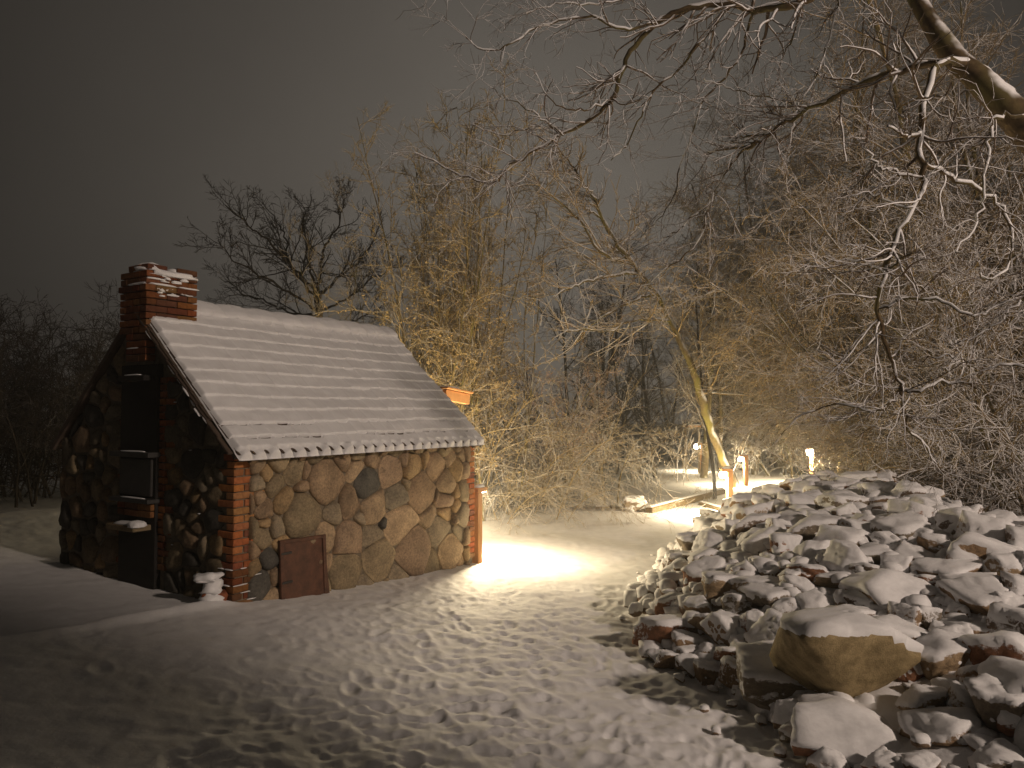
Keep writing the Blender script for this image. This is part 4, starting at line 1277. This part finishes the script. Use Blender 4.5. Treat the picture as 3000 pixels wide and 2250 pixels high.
# --- leaning tree by the lamp ----------------------------------------
def leaning_tree():
    Y0 = 19.0
    tr = limb([(2155, 1425, 18.3), (2112, 1330, 18.3), (2075, 1230, 18.2), (2035, 1100, 18), (1985, 985, 18), (1925, 865, 18), (1865, 790, 17.8), (1800, 700, 17.5), (1745, 600, 17.3), (1700, 520, 17.2), (1640, 440, 17)], 0.115, 0.018, 60, 0.012)
    tr = (tr[0], tr[1] * (1 + 0.35 * vn(np.arange(60)[None, :] * 0.8, np.zeros((1, 60)), 8)))
    L = []
    for pix, r in (([(1880, 800, 17.8), (1780, 810, 17.3), (1700, 830, 17), (1620, 870, 16.8)], 0.035), ([(1850, 775, 17.8), (1760, 740, 17.2), (1690, 640, 17), (1600, 560, 16.8), (1540, 500, 16.6)], 0.035),
                   ([(1920, 860, 18), (1830, 890, 17.4), (1720, 960, 17), (1650, 970, 16.8)], 0.032), ([(1960, 940, 18), (1860, 940, 17.4), (1780, 970, 17), (1710, 960, 16.8)], 0.03),
                   ([(1850, 770, 17.8), (1800, 730, 18), (1770, 760, 18.2), (1640, 790, 18)], 0.028), ([(1820, 720, 17.6), (1870, 660, 17.8), (1900, 600, 18)], 0.022),
                   ([(1765, 640, 17.4), (1700, 600, 17), (1640, 570, 16.8)], 0.02), ([(2030, 1090, 18), (2100, 1030, 18.2), (2180, 980, 18.5)], 0.02), ([(1760, 640, 17.4), (1730, 560, 17), (1650, 500, 16.8)], 0.02)):
        L.append(limb(pix, r * 1.25, r * 0.4, 20, 0.02))
    g = [(tr[0], tr[1], 9)] + [(p, r, 5) for p, r in L]
    a = np.concatenate([p for p, r in L]); b_ = np.concatenate([r for p, r in L])
    s1 = spawn(a, b_, 13, 0.15, 1, (0.8, 0.3), (0.3, 0.7), 0.6, shorten=0.4, bias=(-0.3, 0, 0.1))
    s2 = spawn(tr[0], tr[1], 70, 0.35, 1, (1.1, 0.3), (0.08, 0.2), 0.25, shorten=0.3, bias=(-0.6, 0, 0))
    p2 = grow(np.concatenate([s1[0], s2[0]]), np.concatenate([s1[1], s2[1]]), np.concatenate([s1[2], s2[2]]), np.maximum(np.concatenate([s1[3], s2[3]]), 0.014), 9, 0.13, (-0.03, 0, 0.02), 0.4)
    s = spawn(p2[0], p2[1], 6, 0.15, 1, (0.8, 0.3), (0.3, 0.6), 0.7, shorten=0.3)
    p3 = grow(s[0], s[1], s[2], np.maximum(s[3], 0.010), 6, 0.15, (-0.02, 0, 0.01), 0.6)
    return tree("leaning_tree", "bare tree leaning left from the lamp post, yellow lit trunk", g, [(p2[0], p2[1], 4), (p3[0], p3[1], 3)], (MAT["barkmid"], MAT["twigmid"]), snow=g)
leaning_tree()

def generic(name, label, base, nst, H, spread, lean, r0, mats, kids=(9, 7, 4), wig=0.06, trop=(0, 0, 0.04), group=None, cat="tree", lr=((0.3, 0.55), (0.3, 0.6), (0.35, 0.7)), minr=0.004,
            a=(0.75, 0.25), t0=0.25, trop2=(0, 0, 0.0), leaves=None, snow=False, wig2=0.14, basew=0.25, lmin=(0.0, 0.0, 0.0), flat=0.0, t0b=0.15):
    b = np.asarray(base, float)
    S = b + np.c_[rngT.normal(0, basew, (nst, 2)), np.zeros(nst)]
    S[0] = b
    S[:, 2] = gz(S[:, 0], S[:, 1]) - 0.05
    D = np.c_[rngT.normal(0, spread, (nst, 2)), np.ones(nst)] + np.asarray(lean)
    L = H * rngT.uniform(0.65, 1.08, nst)
    st = grow(S, D, L, r0 * rngT.uniform(0.6, 1.1, nst), 22, wig, trop, 0.18)
    s = spawn(st[0], st[1], kids[0], t0, 1, a, lr[0], 0.5, flat, 0.55)
    p2 = grow(s[0], s[1], np.maximum(s[2], lmin[0]), np.maximum(s[3], minr * 1.3), 9, wig2, trop2, 0.35)
    cr = [(p2[0], p2[1], 4)]
    lastp = p2
    if kids[1]:
        s = spawn(p2[0], p2[1], kids[1], t0b, 1, (0.8, 0.3), lr[1], 0.65, flat, 0.35)
        p3 = grow(s[0], s[1], np.maximum(s[2], lmin[1]), np.maximum(s[3], minr), 6, wig2, trop2, 0.5)
        cr.append((p3[0], p3[1], 3)); lastp = p3
        if kids[2]:
            s = spawn(p3[0], p3[1], kids[2], 0.15, 1, (0.8, 0.3), lr[2], 0.8, flat, 0.3)
            p4 = grow(s[0], s[1], np.maximum(s[2], lmin[2]), np.maximum(s[3], minr * 0.85), 4, wig2, trop2, 0.6)
            cr.append((p4[0], p4[1], 3)); lastp = p4
    lv = None
    if leaves:
        pp = lastp[0].reshape(-1, 3); pp = pp[rngT.random(len(pp)) < leaves[0]]
        if len(leaves) > 2: pp = pp[pp[:, 2] < leaves[2] + rngT.normal(0, 0.8, len(pp))]
        lv = (pp, leaves[1])
    return tree(name, label, [(st[0], st[1], 7)], cr, mats, group, cat, [(st[0], st[1], 5)] if snow else None, lv)

def at(px, Y): 
    p = P(px, 1300, Y); return (p[0], p[1], float(gz(p[0], p[1])))

# trees and shrubs behind the house, tall upright stems
TS = "tall upright shrubs behind the house"
generic("tall_shrub", "tall upright shrub with dry leaves above the right end of the roof", at(1310, 16.5), 16, 8.4, 0.17, (0, 0, 0), 0.035, (MAT["barkmid"], MAT["twigbush"]), (22, 7, 2), 0.035, (0, 0, 0.03), TS, "shrub",
        ((0.12, 0.30), (0.3, 0.6), (0.4, 0.8)), 0.0085, (0.8, 0.3), 0.15, (0, 0, 0.0), (0.55, 0.030, 5.0), basew=0.55)
generic("tall_shrub", "tallest upright shrub of long whips between house and leaning tree", at(1430, 18.0), 14, 9.4, 0.14, (-0.03, 0, 0), 0.035, (MAT["barkmid"], MAT["twigbush"]), (20, 7, 2), 0.035, (0, 0, 0.03), TS, "shrub",
        ((0.10, 0.26), (0.3, 0.6), (0.4, 0.8)), 0.0085, (0.75, 0.3), 0.2, (0, 0, 0.0), (0.5, 0.030, 4.8), basew=0.6)
generic("tall_shrub", "dim upright shrub behind the middle of the roof ridge", at(1150, 20.0), 12, 8.2, 0.16, (0, 0, 0), 0.035, (MAT["barkmid"], MAT["twigbush"]), (18, 7, 2), 0.04, (0, 0, 0.03), TS, "shrub",
        ((0.12, 0.28), (0.3, 0.6), (0.4, 0.8)), 0.006, (0.6, 0.25), 0.15, (0, 0, 0.02), (0.12, 0.024, 3.5), basew=0.8)
generic("leafy_shrub", "reddish brown shrub right behind the house hood", at(1610, 20.0), 13, 4.8, 0.30, (0.05, 0, 0), 0.03, (MAT["barkmid"], MAT["twigred"]), (14, 8, 2), 0.06, (0, 0, -0.01), None, "shrub",
        ((0.2, 0.4), (0.3, 0.6), (0.4, 0.8)), 0.005, (0.8, 0.25), 0.15, (0, 0, -0.02), (0.25, 0.026), basew=0.5)
# arching bush right of the house
generic("arching_bush", "low arching snow dusted bush on the snow beside the far house corner", at(1490, 17.0), 34, 3.9, 0.42, (0.10, -0.15, 0), 0.013, (MAT["twigbush"], MAT["twigbush"]), (11, 5, 0), 0.05, (0.02, 0, -0.085), None, "bush",
        ((0.2, 0.45), (0.3, 0.6), (0.4, 0.8)), 0.0035, (0.6, 0.25), 0.1, (0, 0, -0.05), basew=0.55)
generic("arching_bush", "arching bush of pale twigs between the saplings and the tall shrubs", at(1565, 18.5), 30, 3.8, 0.36, (0.12, -0.05, 0), 0.014, (MAT["twigbush"], MAT["twigbush"]), (11, 5, 0), 0.05, (0.02, 0, -0.075), None, "bush",
        ((0.2, 0.45), (0.3, 0.6), (0.4, 0.8)), 0.004, (0.6, 0.25), 0.1, (0, 0, -0.04), basew=0.6)
# saplings standing in the snow
generic("sapling", "thin young sapling on the snow, left of two", at(1772, 19.0), 1, 2.4, 0.04, (-0.06, 0, 0), 0.028, (MAT["barkmid"], MAT["twigmid"]), (7, 3, 0), 0.05, (0, 0, 0.02), "saplings", "sapling", minr=0.005, t0=0.45)
generic("sapling", "forked young sapling on the snow, right of two", at(1808, 19.0), 1, 2.5, 0.04, (0.03, 0, 0), 0.03, (MAT["barkmid"], MAT["twigmid"]), (7, 3, 0), 0.05, (0, 0, 0.02), "saplings", "sapling", minr=0.005, t0=0.4)

# forked tree behind the lamp
generic("forked_tree", "mossy forked tree behind the leaning trunk", at(2205, 28.5), 3, 10.0, 0.16, (0.14, 0, 0), 0.11, (MAT["barkmid"], MAT["twigmid"]), (14, 8, 4), 0.06, (0, 0, 0.03), None, "tree", minr=0.006, t0=0.2, snow=True, basew=0.15)
generic("slim_tree", "dark slim trunk directly left of the leaning tree's foot", at(2092, 20.5), 1, 7.0, 0.03, (-0.05, 0, 0), 0.09, (MAT["dark"], MAT["twigmid"]), (16, 8, 3), 0.05, (0, 0, 0.03), None, "tree", minr=0.006, t0=0.25)

# right hand thicket: many stemmed, leaning left over the heap
TH = "many stemmed hazels of the right hand thicket"
hz = [(2330, 28.0, 10, 8.0, "hazel clump above the glaring lamp"), (2520, 27.0, 11, 9.0, "hazel clump behind the middle of the heap crest"),
      (2780, 16.5, 11, 7.5, "hazel clump behind the pointed crest stone"), (2860, 15.0, 11, 7.5, "hazel clump with long leaning stems near the right edge"),
      (3030, 13.5, 10, 7.5, "hazel clump at the right edge of the picture"), (2960, 20.0, 11, 9.5, "tall dim hazel clump deep behind the right edge"),
      (2640, 22.5, 11, 9.5, "tall dim hazel clump deep behind the heap")]
for k, (px, Y, ns, H, lab) in enumerate(hz):
    generic("hazel_clump", lab, at(px, Y), ns, H, 0.30, (-0.36, -0.05, 0), 0.045, (MAT["barkmid"], MAT["twigmid"]), (16, 10, 3), 0.06, (-0.012, 0, 0.002), TH, "hazel",
            ((0.22, 0.48), (0.3, 0.6), (0.4, 0.8)), 0.009, (0.95, 0.3), 0.10, (-0.03, 0, -0.02), snow=True, basew=0.6, flat=0.65, wig2=0.24)
# tall trees whose crowns fill the upper right
TT = "tall bare trees filling the upper right"
for k, (px, Y, H, lab) in enumerate([(2290, 31.0, 17.0, "tall bare tree rising behind the two close lamps"), (2500, 23.5, 15.5, "tall bare tree rising right of the glaring lamp"), (2680, 18.0, 13.5, "tall bare tree rising behind the pointed crest stone"),
                                     (2880, 16.5, 13.0, "tall bare tree behind the hanging limb near the right edge"), (3080, 16.0, 13.0, "tall bare tree beyond the right edge"), (2060, 27.0, 14.0, "tall bare tree far behind the leaning trunk")]):
    generic("tall_tree", lab, at(px, Y), 2, H, 0.07, (-0.05, 0, 0), 0.13, (MAT["barkmid"], MAT["twigmid"]), (34, 11, 4), 0.04, (0, 0, 0.03), TT, "tree", ((0.22, 0.42), (0.3, 0.55), (0.35, 0.7)), 0.008, (1.0, 0.3), 0.28, (0, 0, -0.02), snow=True, basew=0.4, flat=0.3, wig2=0.15)
# woodland behind, dark
WD = "dim trees of the wood behind"
wd = [(1690, 30, 8.5, "dim slim tree far behind the arching bushes"), (1790, 34, 7.5, "dim tree far behind the two saplings"), (1880, 28, 7.0, "dim tree far behind the snow capped rock"), (1960, 36, 9.0, "dim tree far left behind the leaning trunk"),
      (2110, 33, 10, "dim tree far behind the leaning tree's lamp"), (2260, 31, 11, "dim tree far behind between two lamps"), (2420, 34, 12, "dim tree far behind the glaring lamp"), (2620, 30, 12, "dim tree far behind the heap crest"),
      (2800, 27, 12, "tall dim tree far behind the right thicket"), (2980, 25, 12, "tall dim tree at the right edge far behind the thicket"), (1560, 33, 7.0, "dim tree far behind the reddish shrub")]
for k, (px, Y, H, lab) in enumerate(wd):
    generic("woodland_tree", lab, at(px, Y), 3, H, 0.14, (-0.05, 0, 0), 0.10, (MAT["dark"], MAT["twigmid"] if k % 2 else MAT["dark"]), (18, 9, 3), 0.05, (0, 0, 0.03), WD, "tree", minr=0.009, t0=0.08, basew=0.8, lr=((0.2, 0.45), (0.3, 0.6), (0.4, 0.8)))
# undergrowth of the wood's edge
for k, (px, Y, lab) in enumerate([(1700, 24, "dark undergrowth bush behind the two saplings"), (1900, 25.5, "undergrowth bush behind the snow capped rock"), (2240, 32, "undergrowth bush between the two right lamps"), (2500, 31, "undergrowth bush right of the glaring lamp")]):
    generic("undergrowth_bush", lab, at(px, Y), 22, 2.6, 0.4, (0, 0, 0), 0.016, (MAT["twigmid"], MAT["twigmid"]), (9, 6, 0), 0.07, (0, 0, -0.02), "undergrowth bushes", "bush", ((0.25, 0.5), (0.3, 0.6), (0.4, 0.8)), 0.006, basew=1.1)

# silhouettes on the left
def bare_tree():
    Y = 25.0
    tr = limb([(940, 1390, Y), (938, 1100, Y), (935, 930, Y), (925, 840, Y)], 0.16, 0.11, 14)
    L = []
    for pix, r in (([(930, 860, Y), (870, 760, Y - .5), (800, 680, Y - 1), (730, 620, Y - 1.5), (660, 560, Y - 2)], .10), ([(925, 840, Y), (850, 730, Y + 1), (830, 640, Y + 1.5), (780, 570, Y + 2)], .09),
                   ([(928, 850, Y), (940, 760, Y), (950, 690, Y - 1), (990, 620, Y - 1), (1010, 540, Y - 1.5)], .10), ([(930, 860, Y), (1000, 770, Y + 1), (1070, 700, Y + 2), (1120, 600, Y + 2)], .09),
                   ([(932, 900, Y), (860, 850, Y - 1), (770, 800, Y - 1.5), (680, 720, Y - 2), (640, 660, Y - 2)], .08), ([(935, 920, Y), (830, 900, Y + 1), (720, 850, Y + 1), (640, 800, Y + 1)], .07),
                   ([(935, 910, Y), (1020, 860, Y - 1), (1100, 800, Y - 1), (1160, 740, Y - 1)], .07), ([(925, 840, Y), (900, 720, Y + .5), (890, 620, Y + 1), (900, 560, Y + 1)], .08), ([(935, 940, Y), (1040, 930, Y + 1), (1130, 880, Y + 1)], .06)):
        L.append(limb([(a, y_ + (40 if y_ < 780 else 10), d_) for a, y_, d_ in pix], r * 0.62, r * 0.14, 22, 0.04))
    a = np.concatenate([p for p, r in L]); b_ = np.concatenate([r for p, r in L])
    s = spawn(a, b_, 16, 0.15, 1, (0.7, 0.25), (0.25, 0.5), 0.55, shorten=0.5)
    p2 = grow(s[0], s[1], s[2], np.maximum(s[3], 0.011), 9, 0.10, (0, 0, 0.03), 0.4)
    s = spawn(p2[0], p2[1], 8, 0.15, 1, (0.7, 0.3), (0.3, 0.6), 0.65, shorten=0.4)
    p3 = grow(s[0], s[1], s[2], np.maximum(s[3], 0.008), 6, 0.12, (0, 0, 0.03), 0.6)
    s = spawn(p3[0], p3[1], 3, 0.2, 1, (0.7, 0.3), (0.4, 0.7), 0.8, shorten=0.4)
    p4 = grow(s[0], s[1], s[2], np.maximum(s[3], 0.007), 4, 0.12, (0, 0, 0.03), 0.7)
    g = [(tr[0], tr[1], 9)] + [(p, r, 6) for p, r in L]
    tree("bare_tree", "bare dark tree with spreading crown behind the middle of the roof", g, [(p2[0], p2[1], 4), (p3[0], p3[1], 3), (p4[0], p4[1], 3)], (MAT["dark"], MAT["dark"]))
bare_tree()
generic("bare_tree", "slim bare dark tree behind the chimney", at(480, 24), 1, 9.0, 0.02, (-0.10, 0, 0), 0.10, (MAT["dark"], MAT["dark"]), (13, 7, 4), 0.05, (0, 0, 0.03), None, "tree", ((0.4, 0.6), (0.3, 0.6), (0.3, 0.6)), 0.008, (0.8, 0.25), 0.4, (0, 0, 0.02))
for k, (px, Y, H, lab) in enumerate([(60, 19, 4.6, "dark leafless hedge bush at the left edge"), (210, 17, 4.2, "dark leafless bush left of the gable"), (-90, 16, 4.6, "dark bush cut by the left edge"), (650, 24, 4.6, "low dark bush behind the chimney end of the roof"), (1020, 26, 5.0, "low dark bush right of the bare tree behind the roof")]):
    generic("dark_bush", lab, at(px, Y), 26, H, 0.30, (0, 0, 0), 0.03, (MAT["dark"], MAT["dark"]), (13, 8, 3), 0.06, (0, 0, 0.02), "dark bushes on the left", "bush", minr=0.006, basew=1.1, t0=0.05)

# ------------------------------------------------------------------ small things on the far snow
o = empty("snowy_rock", tuple(drop(1850, 1500))); tag(o, "white snow capped rock on the snow before the saplings", "rock")
q = link("rock", PROTO[3][0], None, o, (0, 0, 0.12), (0, 0, 0.4), (0.34, 0.30, 0.25)); q.color = (0.25, 0.2, 0.14, 1)
link("snow_cap", PROTO[3][1], None, o, (0, 0, 0.135), (0, 0, 0.4), (0.35, 0.31, 0.26))
def beam(name, label, a, b, w=0.16, h=0.14, snow=True):
    a = np.array(a); b = np.array(b); c = (a + b) / 2; L = float(np.linalg.norm(b - a)); an = math.atan2(b[1] - a[1], b[0] - a[0])
    o = empty(name, tuple(c), an); tag(o, label, "timber", "timber edging on the far snow")
    box("timber", (0, 0, h / 2), (L, w, h), MAT["plank"], o, 0.01)
    if snow: box("snow", (0.0, 0.02, h + 0.02), (L * 0.99, w * 0.8, 0.04), MAT["snow"], o, 0.018)
d = lambda px, py: drop(px, py)
beam("edging_timber", "long dark timber edging running up to the leaning tree's lamp post", d(1902, 1506), d(2118, 1446))
beam("edging_timber", "short timber edging left of the snow capped rock", d(1745, 1493), d(1815, 1494), 0.12, 0.07, True)
beam("edging_timber", "timber edging lying slanted in front of the lamp post", d(2052, 1478), d(2125, 1500), 0.12, 0.06, True)
# plank rest behind the leaning tree
o = empty("plank_rack", at(2028, 29.0)); tag(o, "wooden rack with one snowy plank on top left of the leaning trunk", "rack")
for x in (-0.26, 0.26): box("leg", (x, 0, 0.85), (0.07, 0.07, 1.8), MAT["plank"], o)
box("plank", (0, 0, 1.80), (0.66, 0.22, 0.08), MAT["postwood"], o); box("snow", (0, 0, 1.86), (0.64, 0.2, 0.05), MAT["snow"], o, 0.02)

# dry stalks standing out of the far snow
def stalks():
    n = 2600
    x = rngT.uniform(-1.0, 9, n); y = rngT.uniform(17.5, 30, n)
    m = (vn(x * 0.7, y * 0.7, 71) > -0.02) & (x / y < 0.27); x, y = x[m], y[m]
    S = np.c_[x, y, gz(x, y) - 0.02]; n = len(S)
    D = np.c_[rngT.normal(0, 0.5, (n, 2)), np.ones(n)]
    g = grow(S, D, rngT.uniform(0.12, 0.45, n), np.full(n, 0.005), 4, 0.18, (0, 0, -0.1), 0.5)
    V, F = tubes([(g[0], g[1], 3)])
    tag(link("dry_stalks", mesh_np("dry_stalks", V, F), MAT["twigbush"]), "dry grass stalks poking through the far snow", "grass", kind="stuff")
stalks()
# brushwood lying behind the crest of the heap
def brush():
    n = 260
    px = rngT.uniform(2450, 2990, n); Y = rngT.uniform(12.5, 19, n)
    S = np.array([[*P(a, 1300, b)[:2], 0] for a, b in zip(px, Y)]); S[:, 2] = gz(S[:, 0], S[:, 1]) + ph(S[:, 0], S[:, 1]) + rngT.uniform(0.0, 0.25, n)
    D = np.c_[rngT.normal(0, 1, (n, 2)), rngT.normal(0.1, 0.2, n)]
    g = grow(S, D, rngT.uniform(0.6, 2.2, n), rngT.uniform(0.006, 0.022, n), 10, 0.12, (0, 0, -0.01), 0.3)
    s = spawn(g[0], g[1], 5, 0.1, 1, (0.7, 0.3), (0.2, 0.5), 0.6, 0.5)
    g2 = grow(s[0], s[1], s[2], np.maximum(s[3], 0.004), 6, 0.15, (0, 0, 0), 0.4)
    V, F = tubes([(g[0], g[1], 5), (g2[0], g2[1], 3)])
    tag(link("brushwood", mesh_np("brushwood", V, F), MAT["twigmid"]), "snowy brushwood strewn behind the crest of the stone heap", "brushwood", kind="stuff")
brush()
# ------------------------------------------------------------------ faint frosty haze
def haze():
    x0, x1, y0, y1, z0, z1 = -116, 116, -116, 116, -2.6, 21.0
    V = [(x, y, z) for z in (z0, z1) for y in (y0, y1) for x in (x0, x1)]
    F = [(0, 2, 3, 1), (4, 5, 7, 6), (0, 1, 5, 4), (2, 6, 7, 3), (0, 4, 6, 2), (1, 3, 7, 5)]
    m = bpy.data.materials.new("haze"); m.use_nodes = True
    n = m.node_tree; n.nodes.clear()
    o = n.nodes.new("ShaderNodeOutputMaterial"); v = n.nodes.new("ShaderNodeVolumePrincipled")
    v.inputs["Color"].default_value = (0.9, 0.9, 0.9, 1); v.inputs["Density"].default_value = 0.0038; v.inputs["Anisotropy"].default_value = 0.35
    n.links.new(v.outputs[0], o.inputs["Volume"])
    tag(poly("haze", V, F, m), kind="stuff")
haze()
tot = sum(len(o.data.polygons) for o in SC.objects if o.type == 'MESH')
print("POLYS", tot, "STONES", len(full), "OBJS", len(SC.objects))
